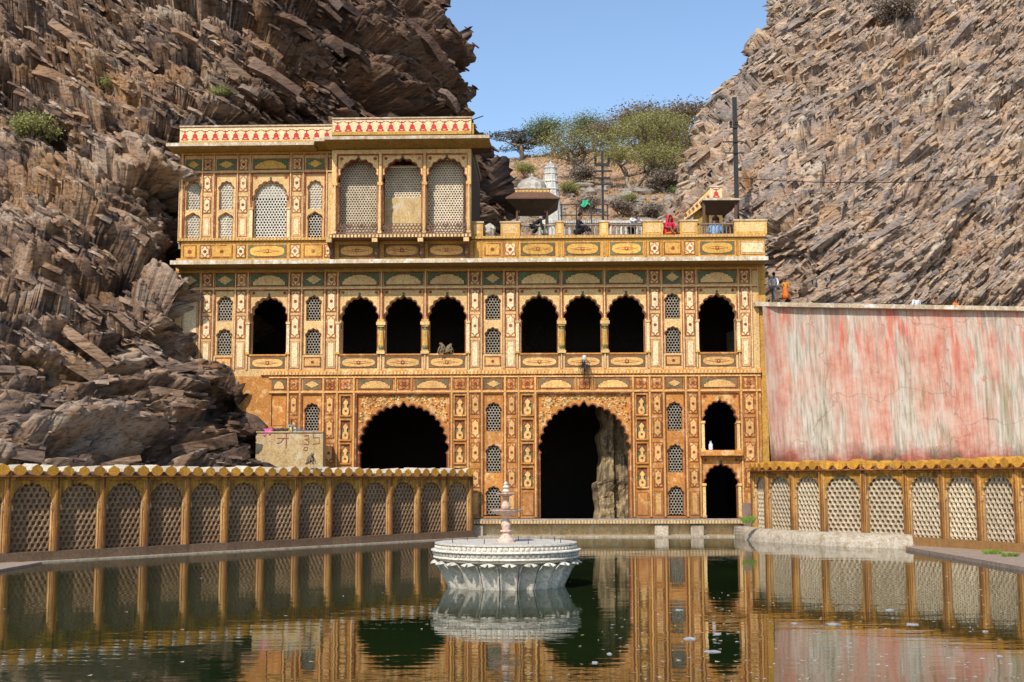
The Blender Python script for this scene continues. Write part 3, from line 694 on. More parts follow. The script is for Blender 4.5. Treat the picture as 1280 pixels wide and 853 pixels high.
def panel_mesh(kind, w, h, pal):
    key = (kind, round(w, 2), round(h, 2), pal)
    if key in PC: return PC[key]
    w, h = round(w, 2), round(h, 2)
    p = {k: M[v] for k, v in PAL[pal].items()}; mb = MB()
    if kind in ('cart', 'flower'):
        mb.prism(rect(w + .02, h + .02), -.014, .02, p['line']); mb.prism(rect(w - .08, h - .08), -.024, -.012, p['ground'])
        n = min(w, h) * .27
        mb.prism(poly_notch(w - .10, h - .10, n), -.034, -.022, p['dark']); mb.prism(poly_notch(w - .165, h - .165, n * .95), -.046, -.032, p['face'] if kind == 'cart' else p['ground'])
        rosette(mb, 0, 0, w * (.19 if kind == 'cart' else .25), -.046, p['dark'], p['line'])
    elif kind == 'plain':
        mb.prism(rect(w, h), -.014, .02, p['line']); mb.prism(rect(w - .06, h - .06), -.026, -.012, p['ground'])
        mb.prism(rect(w - .15, h - .15), -.034, -.024, p['line']); mb.prism(rect(w - .19, h - .19), -.044, -.032, p['face'])
    elif kind == 'diamond':
        mb.prism(rect(w, h), -.014, .02, p['dark']); mb.prism(rect(w - .09, h - .08), -.026, -.012, p['green'])
        mb.prism(poly_lozenge(w - .17, h - .16), -.036, -.024, M['brownline']); mb.prism(poly_lozenge(w - .22, h - .21), -.048, -.034, p['gold'])
    elif kind == 'mound':
        mb.prism(rect(w, h), -.014, .02, p['dark']); mb.prism(rect(w - .09, h - .08), -.026, -.012, p['green'])
        mb.prism(poly_mound(w - .18, h - .12), -.036, -.024, M['brownline'])
        mb.prism([(x, z - .012) for x, z in poly_mound(w - .25, h - .16)], -.048, -.034, p['gold'])
    elif kind == 'oval':
        mb.prism(rect(w, h), -.014, .02, p['dark']); mb.prism(rect(w - .09, h - .07), -.026, -.012, p['green'])
        mb.prism(poly_round(w - .16, h - .11), -.036, -.024, p['line']); mb.prism(poly_round(w - .20, h - .15), -.046, -.034, p['gold'])
        mb.prism(poly_ngon((w - .5) / 2, .085, 4), -.052, -.044, p['dark']); mb.prism(poly_ngon((w - .62) / 2, .05, 4), -.058, -.05, p['gold'])
        rosette(mb, 0, 0, .11, -.056, p['dark'], p['gold'])
    elif kind == 'square':
        mb.prism(rect(w, h), -.014, .02, p['dark']); mb.prism(rect(w - .12, h - .12), -.026, -.012, M['ochre'] if pal == 'top' else p['ground'])
        mb.prism(rect(w - .17, h - .17), -.036, -.024, p['gold']); rosette(mb, 0, 0, min(w, h) * .17, -.036, p['dark'], p['line'])
    elif kind == 'niche':
        mb.prism(rect(w, h), -.012, .03, p['green'])
        a = w / 2; b = h / 2      # blind cusped arch above a vase
        q = [(-a * .98, b * .98), (-a * .98, b * .1), (-a * .62, b * .2), (-a * .7, b * .42), (-a * .38, b * .5), (-a * .34, b * .72), (0, b * .86), (a * .34, b * .72), (a * .38, b * .5), (a * .7, b * .42), (a * .62, b * .2), (a * .98, b * .1), (a * .98, b * .98)]
        mb.prism(q, -.045, -.01, M['green_low'] if pal != 'low' else p['line'])
        v = [(.42, -.98), (.62, -.85), (.66, -.5), (.52, -.28), (.22, -.16), (.3, -.02), (.24, .1), (.5, .2), (.42, .42), (.2, .5), (0, .66)]
        pts = [(x * a, z * b) for x, z in v]; mb.prism(pts + [(-x, z) for x, z in pts[::-1][1:]], -.10, -.01, p['gold'])
        rosette(mb, 0, -b * .55, a * .28, -.10, p['dark'], p['line'])
    elif kind == 'worn':
        mb.prism(rect(w, h), -.014, .02, p['line']); mb.prism(rect(w - .07, h - .07), -.026, -.012, M['orange'])
    PC[key] = mb.mesh('panel_' + kind); return PC[key]
NAMES = dict(cart='cartouche_panel', flower='flower_panel', plain='bordered_panel', diamond='lozenge_panel', mound='frieze_panel', oval='oval_panel', square='square_panel', niche='vase_niche', worn='bare_panel')
def panel(kind, x0, x1, z0, z1, pal, y=0.0, parent=None):
    return link(NAMES[kind], panel_mesh(kind, x1 - x0, z1 - z0, pal), parent or temple, ((x0 + x1) / 2, y, (z0 + z1) / 2))

def cusp(w, zs, zt, n, zb=0.0, k=.30, point=.075):
    "outline of a cusped arch, from the left foot over the top to the right foot"
    P_ = []
    for i in range(n + 1):
        a = math.pi * (1 - i / n); c, s_ = math.cos(a), math.sin(a)
        P_.append(Vector((w / 2 * .97 * math.copysign(abs(c) ** .92, c) if abs(c) > 1e-6 else 0, zs + (zt - zs) * (1 - point) * abs(s_) ** .85)))
    out = [(-w / 2, zb), (-w / 2, zs - .02 * w)]
    mid = n // 2
    for i in range(n):
        a, b = P_[i], P_[i + 1]; d = b - a; nn = Vector((-d.y, d.x)); m_ = 5 if d.length > .12 else 4
        for j in range(m_):
            t = j / m_; q = a + d * t + nn * (k * 4 * t * (1 - t) * (1.0 if i != mid else .7))
            if i == mid: q.y += (zt - zs) * point * max(0, 1 - abs(t - .5) * 3.2)
            out.append((q.x, q.y))
    out.append((P_[-1].x, P_[-1].y)); out += [(w / 2, zs - .02 * w), (w / 2, zb)]
    return out
def arch_poly(W, H, outline, zb=0.0):
    "rectangle W x H with the outline cut out of its lower edge"
    q = [(-W / 2, zb), (-W / 2, H), (W / 2, H), (W / 2, zb)]
    return q + outline[::-1]
AC = {}
def arch_mesh(W, H, w, zs, zt, n, y0, y1, m_face, m_rim, m_in, ros=None, key=None, k=.30, rim=.05):
    kk = key or (round(W, 2), round(H, 2), round(w, 2), round(zs, 2), round(zt, 2), n, m_face, m_rim)
    if kk in AC: return AC[kk]
    mb = MB()
    o1 = cusp(w + rim * 2, zs, zt + rim, n, 0, k); o2 = cusp(w, zs, zt, n, 0, k)
    mb.prism(arch_poly(W, H, o1), y0, y0 + .03, M[m_face], M[m_rim])
    mb.prism(arch_poly(W, H, o2), y0 + .022, y1, M[m_rim], M[m_in])
    if ros:
        for s_ in (-1, 1): rosette(mb, s_ * (W / 2 - ros * 1.9), H - ros * 1.9, ros, y0, M['red'], M['rust'])
        mb.prism([(x, z + min(H - .1, zt + .13)) for x, z in poly_ngon(.07, .07, 6)], y0 - .02, y0, M['green'])
    AC[kk] = mb.mesh('arch'); return AC[kk]
JC = {}
def jali_mesh(w, h, pitch, bar, mat, depth=.06, back=None, ring=True):
    "pierced stone lattice: one plate of hexagonal holes with raised rings"
    key = (round(w, 2), round(h, 2), pitch, bar, mat, back)
    if key in JC: return JC[key]
    mb = MB(); m = M[mat]; rr = pitch / math.sqrt(3); ri = rr * (1 - bar)
    rows = int(h / (1.5 * rr)) + 2; cols = int(w / pitch) + 2; vs = []; fs = []
    rm = (rr + ri) / 2
    for j in range(rows):
        for i in range(cols):
            cx = -w / 2 + (i + (.5 if j % 2 else 0)) * pitch; cz = j * 1.5 * rr
            if cx - pitch * .5 > w / 2 or cz - rr * .5 > h: continue
            b = len(vs)
            for q, y in ((rr, 0), (rm, -.022 if ring else 0), (ri, 0), (ri * .96, depth)):
                for k in range(6):
                    a = math.pi / 6 + k * math.pi / 3
                    x = cx + q * math.cos(a); z = cz + q * math.sin(a)
                    vs.append((min(max(x, -w / 2), w / 2), y, min(max(z, 0), h)))
            for l in range(3):
                for k in range(6):
                    k2 = (k + 1) % 6; fs.append((b + l * 6 + k, b + l * 6 + k2, b + l * 6 + 6 + k2, b + l * 6 + 6 + k))
    mb.add(vs, [f[::-1] for f in fs], m)
    if back: mb.add([(-w / 2, depth, 0), (w / 2, depth, 0), (w / 2, depth, h), (-w / 2, depth, h)], [(0, 1, 2, 3)], M[back])
    JC[key] = mb.mesh('jali'); return JC[key]

# ---- measured grid (photo positions turned into metres on the facade)
def XX(*a, py=400): return [X(p, py) for p in a]
ZW = 0.0
def z_at(px, py): return F(px, py)[1]
# upper storey rows (measured near px 400)
U = dict(fr0=z_at(400, 358), fr1=z_at(400, 341.5), ft=z_at(400, 361.5), c1t=z_at(300, 364), c1b=z_at(300, 391), c2t=z_at(300, 395), c2b=z_at(300, 423.5), plt=z_at(300, 427), plb=z_at(300, 461.5),
         w1t=z_at(391, 370.5), w1b=z_at(391, 401), w2t=z_at(391, 411.5), w2b=z_at(391, 443), sq_t=z_at(391, 446.5), sq_b=z_at(391, 459.5),
         at_=z_at(448, 370.5), ab=z_at(448, 443), asp=z_at(448, 402), sp_t=z_at(448, 446.5), sp_b=z_at(448, 460.5), sc_t=z_at(448, 463), sc_b=z_at(448, 470))
Lo = dict(fr1=z_at(600, 473), fr0=z_at(600, 487), ft=z_at(600, 491.5), base=z_at(600, 648))
cart_lo = [(493, 518.5), (523, 548), (553.5, 578.5), (586, 610), (614.5, 645.5)]
nic_lo = [(494, 519), (524.5, 549.5), (554.5, 579), (584.5, 609.5)]
win_lo = [(504, 539), (557, 591), (609, 644)]
# columns: kind, left, right (upper storey)
UP = [('C', 224.6, 248), ('f', 252.5, 264), ('W', 268.5, 292.4), ('f', 295, 307), ('D', 312, 359), ('f', 363, 375), ('W', 379, 404), ('f', 408, 420),
      ('D', 424, 474), ('D', 479, 529), ('D', 534, 583.5), ('f', 588, 599.5), ('W', 604, 628), ('f', 632, 644.5), ('D', 648.5, 699.5), ('D', 704, 753.6), ('D', 758, 808),
      ('f', 813, 824.5), ('W', 829.5, 852.4), ('f', 856.5, 868.4), ('D', 873, 921), ('f', 926, 937)]
XL, XR = X(218, 400), X(949, 400)
zE = z_at(600, 333)       # under the eave
zSC = U['sc_b']; zB = Lo['base']
holes = []; H_ = []
for k, a, b in UP:
    x0, x1 = X(a), X(b)
    if k == 'D': holes.append((x0, x1, U['ab'], U['ft']))
    if k == 'W': holes.append((x0, x1, U['w2b'] - .03, U['ft']))
# lower storey columns (measured near py 560)
x5 = lambda p: X(p, 560)
LOW = [('worn', 338, 357), ('c', 361, 371), ('W', 377, 401), ('c', 405.7, 417), ('n', 424.5, 438), ('A', 445.5, 561.5), ('n', 567.4, 581.7), ('c', 588.4, 600), ('W', 604.7, 629), ('c', 634, 645), ('n', 652, 667),
       ('A', 672, 789), ('n', 795.5, 809.5), ('c', 816.5, 828), ('W', 833, 855.5), ('c', 861.6, 873), ('S', 877.5, 924.7), ('c', 931, 944.5)]
zW3b = z_at(615, 645.5)
for k, a, b in LOW:
    x0, x1 = x5(a), x5(b)
    if k == 'A': holes.append((x0, x1, zB, Lo['ft']))
    if k == 'W': holes.append((x0, x1, zW3b, Lo['ft']))
    if k == 'S':
        holes.append((x0, x1, z_at(900, 564), Lo['ft'])); holes.append((x0, x1, zB, z_at(900, 570.5)))
    if k == 'n':
        for t_, b_ in nic_lo: holes.append((x0 + .03, x1 - .03, z_at(600, b_) + .02, z_at(600, t_) - .02))
    if k == 'worn': holes.append((x0, x1, z_at(347, 533), Lo['ft']))
def wall_grid(mb, x0, x1, z0, z1, holes, thick, mfun):
    xs = sorted(set([x0, x1] + [h[0] for h in holes] + [h[1] for h in holes])); xs = [x for x in xs if x0 <= x <= x1]
    zs = sorted(set([z0, z1] + [h[2] for h in holes] + [h[3] for h in holes] + [zSC])); zs = [z for z in zs if z0 <= z <= z1]
    def solid(i, j):
        if i < 0 or j < 0 or i >= len(xs) - 1 or j >= len(zs) - 1: return None
        cx, cz = (xs[i] + xs[i + 1]) / 2, (zs[j] + zs[j + 1]) / 2
        return not any(h[0] < cx < h[1] and h[2] < cz < h[3] for h in holes)
    for i in range(len(xs) - 1):
        for j in range(len(zs) - 1):
            if not solid(i, j): continue
            a, b, c, d = xs[i], xs[i + 1], zs[j], zs[j + 1]; m = mfun((c + d) / 2)
            mb.add([(a, 0, c), (b, 0, c), (b, 0, d), (a, 0, d)], [(0, 1, 2, 3)], m)
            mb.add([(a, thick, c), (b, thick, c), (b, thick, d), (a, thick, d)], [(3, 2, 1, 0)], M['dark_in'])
            for (ii, jj, e) in ((i - 1, j, ((a, c), (a, d))), (i + 1, j, ((b, d), (b, c))), (i, j - 1, ((b, c), (a, c))), (i, j + 1, ((a, d), (b, d)))):
                s_ = solid(ii, jj)
                if s_: continue
                (p, q), (r2, s2) = e
                mb.add([(p, 0, q), (r2, 0, s2), (r2, thick, s2), (p, thick, q)], [(0, 1, 2, 3)], m)
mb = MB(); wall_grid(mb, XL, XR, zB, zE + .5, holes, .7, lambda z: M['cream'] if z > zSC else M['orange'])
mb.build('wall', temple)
mb = MB()    # set-back flank on the right, rooms behind the wall
mb.box(XR + .002, X(958), .12, 8, .4, z_at(950, 330), M['ochre'])
mb.build('flank_wall', temple)
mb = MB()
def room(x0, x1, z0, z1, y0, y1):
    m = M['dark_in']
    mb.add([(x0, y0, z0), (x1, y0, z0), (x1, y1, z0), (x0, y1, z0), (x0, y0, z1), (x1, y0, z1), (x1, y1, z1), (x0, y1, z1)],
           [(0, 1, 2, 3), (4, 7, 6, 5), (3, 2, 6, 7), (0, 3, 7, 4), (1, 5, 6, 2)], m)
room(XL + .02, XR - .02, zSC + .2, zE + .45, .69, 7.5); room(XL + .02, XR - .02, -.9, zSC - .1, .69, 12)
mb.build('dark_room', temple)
# broken inner pier that catches the sun through the middle arch
mb = MB(); r_ = random.Random(4)
def lump(xa, xb, z0, z1, y, m, seed, th=1.2, taper=.5):
    n, h = 14, 30; vs = []; fs = []
    for j in range(h + 1):
        t = j / h; z = z0 + (z1 - z0) * t
        cx = (xa + xb) / 2 + .22 * float(vnoise(np.array([t * 4.0]), np.array([seed * 1.0]), seed)[0]) + .12 * t; hw = (xb - xa) / 2 * (1 - taper * t * t) * (1 + .45 * float(vnoise(np.array([t * 6.0]), np.array([seed + 5.5]), seed)[0]))
        for i in range(n + 1):
            a = math.pi * i / n; nn = .16 * float(fbm(np.array([a * 2.2]), np.array([z * 2.2]), seed, 3))
            vs.append((cx - hw * (1 + nn) * math.cos(a), y - th * .5 * (1 + nn) * math.sin(a) * (1 - .3 * t), z))
    for j in range(h):
        for i in range(n): k = j * (n + 1) + i; fs.append((k, k + 1, k + n + 2, k + n + 1))
    fs.append(tuple(h * (n + 1) + i for i in range(n + 1))); mb.add(vs, fs, m)
xa_, xb_ = X(741, 600, 2.6), X(800, 600, 2.6); n, h = 36, 70; vs = []; fs = []
for j in range(h + 1):
    z = -.6 + 7.3 * j / h; le = xa_ + .5 * float(fbm(np.array([z * .9]), np.array([2.2]), 41, 3)[0]) + (.0 if z < 2.6 else .22)
    for i in range(n + 1):
        x = le + (xb_ - le) * i / n; e = max(0, 1 - i / 5.0)
        vs.append((x, 2.6 + 1.0 * e * e + .55 * float(fbm(np.array([x * 1.3]), np.array([z * 1.1]), 43, 4)[0]) + .35 * (x - xa_ > 1.1), z))
for j in range(h):
    for i in range(n): k = j * (n + 1) + i; fs.append((k, k + 1, k + n + 2, k + n + 1))
mb.add(vs, fs, M['pier_stone'])
mb.build('inner_pier', temple)

# ---- upper storey fittings
ribs = []
def rib(x, z0, z1, w=.07, d=.06, mat='cream', y=0.0, name='upright_moulding'):
    key = ('rib', w, round(z1 - z0, 2), d, mat)
    if key not in PC:
        b = MB(); b.box(-w * .85, w * .85, -.022, .002, 0, round(z1 - z0, 2), M['rust']); b.box(-w * .45, w * .45, -d, -.02, 0, round(z1 - z0, 2), M[mat]); b.box(-w * .12, w * .12, -d - .02, -d + .002, .02, round(z1 - z0, 2) - .02, M['cream_pale' if mat == 'cream' else 'yellow'])
        PC[key] = b.mesh('rib')
    return link(name, PC[key], temple, (x, y, z0))
def hbar(x0, x1, z, h, d, mat, name='cross_moulding', y=0.0):
    b = MB(); b.xprism([(.001 + y, 0), (y - d, h * .15), (y - d, h * .75), (y - d * .6, h), (.001 + y, h)], 0, x1 - x0, M[mat])
    if name == 'cross_moulding': b.box(0, x1 - x0, y - .024, y + .001, -.035, -.001, M['rust'])
    return b.build(name, temple, (x0, 0, z))
prevx = None
edges = []
for i, (k, a, b) in enumerate(UP):
    x0, x1 = X(a), X(b)
    if i + 1 < len(UP): edges.append((x1 + X(UP[i + 1][1])) / 2)
for x in edges: rib(x, U['sc_t'] + .02, zE - .05)
rib(X(939.5), U['sc_t'] + .02, zE - .05)
hbar(XL + .05, XR - .05, U['fr0'] - .16, .10, .07, 'cream')
hbar(XL + .05, XR - .05, zE - .26, .16, .10, 'yellow')
frame_c = {}
def red_frame(x0, x1, z0, z1, mat='red', d=.035, w=.06, y=0.0):
    key = ('frm', round(x1 - x0, 2), round(z1 - z0, 2), mat)
    if key not in PC:
        W, Hh = round(x1 - x0, 2), round(z1 - z0, 2); b = MB()
        b.box(-w, 0, -d, .01, 0, Hh, M[mat]); b.box(W, W + w, -d, .01, 0, Hh, M[mat]); b.box(-w, W + w, -d, .01, Hh, Hh + w, M[mat])
        PC[key] = b.mesh('frame')
    return link('bay_frame', PC[key], temple, (x0, y, z0))
def window(x0, x1, zt, zb, pw, pal, wmat, y=.06, back=None, pitch=.145, torn=0, frame_m=None, H=None, n=5, bar=.27):
    "arched opening filled with a pierced screen; x0..x1 is the bay, the plate closes the bay"
    Wd = x1 - x0; w = pw; zc = H if H else (zt - zb) + .12
    o = link('window', arch_mesh(Wd + .04, zc, w, (zt - zb) * .66, zt - zb, n, 0, .14, frame_m or pal, 'rust', pal, key=('win', round(Wd, 2), round(zc, 2), round(w, 2), pal, frame_m), rim=.035), temple, ((x0 + x1) / 2, y, zb))
    j = link('screen', jali_mesh(w + .08, zt - zb + .02, pitch, bar, wmat, .05, back, False), o, (0, .15, 0))
    return o
for i, (k, a, b) in enumerate(UP):
    x0, x1 = X(a), X(b); xm = (x0 + x1) / 2
    right = a > 900
    if k == 'f':
        panel('flower', x0, x1, U['fr0'], U['fr1'], 'mid')
        panel('cart', x0, x1, U['c1b'], U['c1t'], 'mid'); panel('cart', x0, x1, U['c2b'], U['c2t'], 'mid')
        panel('plain', x0, x1, U['plb'], U['plt'], 'mid')
    elif k == 'C':
        panel('diamond', x0, x1, U['fr0'], U['fr1'], 'mid'); panel('plain', x0 + .1, x1, U['ab'], U['ft'] - .1, 'mid')
    elif k == 'W':
        panel('diamond', x0, x1, U['fr0'], U['fr1'], 'mid')
        red_frame(x0, x1, U['w2b'] - .03, U['ft'] - .03)
        window(x0, x1, U['w1t'], U['w1b'], X(400) - X(383), 'cream', 'jali_dark', H=U['ft'] - U['w1b'])
        window(x0, x1, U['w2t'], U['w2b'], X(400) - X(383), 'cream', 'jali_dark', H=U['w1b'] - U['w2b'] - .002)
        panel('square', x0 + .06, x1 - .06, U['sq_b'], U['sq_t'], 'low')
    elif k == 'D':
        panel('mound', x0, x1, U['fr0'], U['fr1'], 'mid')
        red_frame(x0, x1, U['ab'], U['ft'] - .03)
        W, Hh = x1 - x0, U['ft'] - U['ab']; w = X(470.5) - X(426.5)
        link('arch', arch_mesh(W + .02, Hh, w, U['asp'] - U['ab'], U['at_'] - U['ab'], 9, 0, .45, 'cream', 'rust', 'cream', ros=.09, key='uparch' if W > 1.9 else 'uparch2', k=.26), temple, (xm, .07, U['ab']))
        panel('oval', x0 + .08, x1 - .08, U['sp_b'], U['sp_t'], 'low')
        hbar(x0 + .03, x1 - .03, U['ab'] - .08, .09, .08, 'orange', 'sill')
# pillars between the arches of a group, half pillars at their ends
pc_ = MB(); hz = U['asp'] - U['ab']
pc_.box(-.20, .20, -.16, .16, 0, .13, M['cream']); pc_.box(-.155, .155, -.13, .13, .13, .2, M['yellow'])
pc_.lathe([(.12, .2), (.15, .4), (.13, .9), (.105, hz - .35), (.13, hz - .28)], M['green'], seg=8, a0=math.pi / 8)
pc_.lathe([(.10, .22), (.165, .42), (.15, .7), (.12, hz - .45)], M['yellow'], seg=8)
pc_.box(-.16, .16, -.13, .13, hz - .28, hz - .2, M['yellow']); pc_.box(-.22, .22, -.17, .16, hz - .2, hz - .04, M['cream']); pc_.box(-.17, .17, -.15, .16, hz - .04, hz + .08, M['yellow'])
pm = pc_.mesh('pillar')
for a in (476.5, 531.5, 702, 756): link('pillar', pm, temple, (X(a), .02, U['ab']))
hm = MB(); hm.box(-.07, .07, -.09, .01, 0, hz - .12, M['cream_pale']); hm.box(-.10, .10, -.13, .01, hz - .12, hz - .02, M['cream']); hm.box(-.10, .10, -.12, .01, 0, .1, M['yellow'])
hmm = hm.mesh('half_pillar')
for a in (310.3, 360.6, 422.6, 585.3, 646.8, 809.8, 871.2, 922.8): link('half_pillar', hmm, temple, (X(a), 0, U['ab']))

# string course with beads
def beaded(x0, x1, z0, z1, d, mat, mat2, name, y=0.0, pitch=.17):
    o = hbar(x0, x1, z0, (z1 - z0), d, mat, name, y)
    b = MB(); n = int((x1 - x0) / pitch)
    for k in range(n):
        x = (k + .5) * (x1 - x0) / n; b.box(x - pitch * .3, x + pitch * .3, y - d - .035, y - d + .01, (z1 - z0) * .2, (z1 - z0) * .72, M[mat2])
    q = b.build('bead_row', o); q['kind'] = 'stuff'
    return o
beaded(X(328), XR + .02, U['sc_b'], U['sc_t'], .12, 'orange', 'cream', 'string_course')
# ---- lower storey fittings
hbar(X(338), XR, Lo['fr1'] + .03, .09, .06, 'orange_pale'); hbar(X(338), XR, Lo['fr0'] - .16, .10, .07, 'orange_pale')
cut = [(a + b) / 2 for (a, b) in ((357, 361), (371, 377), (401, 405.7), (417, 424.5), (438, 445.5), (561.5, 567.4), (581.7, 588.4), (600, 604.7), (629, 634), (645, 652), (667, 672), (789, 795.5), (809.5, 816.5), (828, 833), (855.5, 861.6), (873, 877.5), (924.7, 931))]
for a in cut: rib(x5(a), zB + .05, U['sc_b'] - .02, .09, .07, 'orange_pale')
rib(x5(947.5), zB + .05, U['sc_b'] - .02, .09, .05, 'orange_pale')
for k, a, b in LOW:
    x0, x1 = x5(a), x5(b); xm = (x0 + x1) / 2; f1, f0 = Lo['fr1'], Lo['fr0']
    if k == 'c':
        panel('flower', x0, x1, f0, f1, 'low')
        for t_, b_ in cart_lo[:-1]: panel('cart', x0, x1, z_at(600, b_), z_at(600, t_), 'low' if a > 380 or a < 365 else 'low')
        panel('plain', x0, x1, z_at(600, cart_lo[-1][1]), z_at(600, cart_lo[-1][0]), 'low')
    if k == 'n':
        panel('flower', x0, x1, f0, f1, 'low')
        for t_, b_ in nic_lo:
            panel('niche', x0 + .03, x1 - .03, z_at(600, b_) + .02, z_at(600, t_) - .02, 'low', y=.14)
            hbar(x0 - .02, x1 + .02, z_at(600, b_) - .07, .08, .09, 'orange', 'niche_sill')
        panel('worn', x0, x1, z_at(600, 645), z_at(600, 616), 'low')
    if k == 'worn':
        panel('mound', x0, x1, f0, f1, 'low'); panel('worn', x0, x1, z_at(347, 533), Lo['ft'], 'low', y=.1)
    if k == 'W':
        panel('diamond', x0, x1, f0, f1, 'low'); red_frame(x0, x1, zW3b, Lo['ft'] - .03, 'rust')
        ts = [z_at(615, t_) for t_, _ in win_lo]; bs = [z_at(615, b_) for _, b_ in win_lo]
        tops = [Lo['ft'], bs[0] - .002, bs[1] - .002]
        for q in range(3): window(x0, x1, ts[q], bs[q], x5(624.5) - x5(607.5), 'orange', 'jali_dark', H=tops[q] - bs[q], frame_m='orange')
    if k == 'A':
        lows = ((a + 1, a + 45), (a + 52, a + 66), (a + 72, b)) if a < 600 else ((a + 1, a + 46), (a + 53, a + 66), (a + 73, b))
        for q, (c, d) in enumerate(lows): panel(('mound', 'flower', 'mound')[q], x5(c), x5(d), f0, f1, 'low')
        for c in (a + 48.5, a + 69): rib(x5(c), f0 - .05, f1 + .02, .06, .06, 'orange_pale', name='short_moulding')
        red_frame(x0, x1, zB, Lo['ft'] - .04, 'rust', d=.05, w=.07)
        W, Hh = x1 - x0, Lo['ft'] - zB; w = x5(b - 3.5) - x5(a + 3.5); zt = z_at(600, 504) - zB; zs = z_at(600, 566) - zB
        am = arch_mesh(W + .02, Hh, w, zs, zt, 17, 0, .6, 'orange', 'rust', 'rust', key='big_arch', k=.34, rim=.07)
        A_ = link('great_arch', am, temple, (xm, .13, zB))
        # carved scrolls on the spandrels
        if 'scroll' not in PC:
            b_ = MB(); ol = cusp(w, zs, zt, 17, 0, .34); rr_ = random.Random(8)
            def inside(x, z):
                e = min(math.hypot(x - p[0], z - p[1]) for p in ol)
                cz_ = zs; rx = w / 2; rz = zt - zs
                return (z > cz_ and (x / rx) ** 2 + ((z - cz_) / rz) ** 2 < 1.0) or (z <= cz_ and abs(x) < rx), e
            pts_ = []
            for tr in range(4000):
                r0 = rr_.choice((.30, .24, .18, .13, .10)); x = rr_.uniform(.1, W / 2 - .1); z = rr_.uniform(zs - .6, Hh - .1)
                ins, e = inside(x, z)
                if ins or e < r0 + .12 or x + r0 > W / 2 - .08 or z + r0 > Hh - .08: continue
                if any(math.hypot(x - p[0], z - p[1]) < r0 + p[2] + .02 for p in pts_): continue
                pts_.append((x, z, r0))
            for (x, z, r0) in pts_:
                for s_ in (-1, 1):
                    sp = []; ph = rr_.uniform(0, 6.28)
                    for q in range(15):
                        t = q / 14; sp.append((s_ * (x + r0 * (1 - .75 * t) * math.cos(ph + t * 8)), -.012, z + r0 * (1 - .75 * t) * math.sin(ph + t * 8)))
                    b_.tube(sp, .030, .018, M['orange_pale'], 4)
                    for q in range(4):
                        aa = ph + q * 1.6; b_.prism([(s_ * (x + r0 * .95 * math.cos(aa)) + u_, z + r0 * .95 * math.sin(aa) + v_) for u_, v_ in poly_ngon(.05, .05, 5, aa)], -.035, .0, M[rr_.choice(('cream', 'rust', 'orange_pale', 'green'))])
                    if r0 > .2: rosette(b_, s_ * x, z, .09, -.01, M['cream'], M['rust'])
            PC['scroll'] = b_.mesh('scroll_carving')
        link('scroll_carving', PC['scroll'], A_, (0, 0, 0))['kind'] = 'stuff'
    if k == 'S':
        panel('mound', x0, x1, f0, f1, 'low'); W = x1 - x0; w = x5(921.5) - x5(881.5)
        zb1 = z_at(900, 564); link('arch', arch_mesh(W + .02, Lo['ft'] - zb1, w, z_at(900, 530) - zb1, z_at(900, 500.5) - zb1, 9, 0, .45, 'orange', 'rust', 'orange', ros=.1, key='sm1', k=.26), temple, (xm, .07, zb1))
        zt2 = z_at(900, 570.5); link('arch', arch_mesh(W + .02, zt2 - zB, w, z_at(900, 608) - zB, z_at(900, 580.5) - zB, 9, 0, .45, 'orange', 'rust', 'orange', ros=.09, key='sm2', k=.26), temple, (xm, .07, zB))
        hbar(x0 - .1, x1 + .1, zt2 - .02, zb1 - zt2 + .06, .35, 'orange', 'balcony_slab')
        red_frame(x0, x1, zb1, Lo['ft'] - .03, 'rust')
        for c in (879.0, 923.3):
            for zz, hh in ((zb1 + .02, z_at(900, 530) - zb1), (zB + .02, z_at(900, 608) - zB)):
                b_ = MB(); b_.box(-.07, .07, -.10, .0, 0, hh, M['cream']); b_.box(-.10, .10, -.15, .0, hh, hh + .12, M['orange_pale']); b_.box(-.1, .1, -.13, 0, 0, .1, M['orange_pale'])
                b_.build('half_pillar', temple, (x5(c), 0, zz))
# plinth
xa, xb = X(592, 655), X(948, 655)
beaded(X(588, 650), X(932, 650), z_at(700, 656), z_at(700, 648.5), .3, 'grey_stone', 'cream', 'base_cornice', pitch=.15)
mb = MB(); mb.box(XL, XR, .25, .9, -1.2, z_at(700, 655), M['tan_wall']); mb.build('plinth', temple)
mb = MB(); mb.box(X(588, 660), X(925, 660), -.55, .3, -1.2, .07, M['plinth_pale']); mb.build('ledge', temple)
for a, b in ((592, 604), (818, 835), (863, 879)):
    mb = MB(); mb.box(X(a, 660), X(b, 660), -.2, .26, .0, z_at(700, 656) - .002, M['plinth_pale']); mb.build('plinth_pier', temple)

# ---- eaves (sloping stone chajja)
def chajja(x0, x1, zl0, zl1, zw, proj, y=0.0, name='eave', ends=.6):
    b = MB()
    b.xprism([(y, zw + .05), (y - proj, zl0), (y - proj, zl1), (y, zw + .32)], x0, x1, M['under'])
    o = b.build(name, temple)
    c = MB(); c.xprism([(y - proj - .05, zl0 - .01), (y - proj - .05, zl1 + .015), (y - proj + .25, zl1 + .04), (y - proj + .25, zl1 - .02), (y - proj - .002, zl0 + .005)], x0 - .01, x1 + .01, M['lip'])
    l_ = c.build('eave_lip', o)
    return o
zl1, zl0 = F(600, 323.5, -1.35)[1], F(600, 328, -1.35)[1]
chajja(F(213, 330, -1.35)[0], F(960, 325, -1.35)[0], zl0, zl1, z_at(600, 335.5), 1.35)
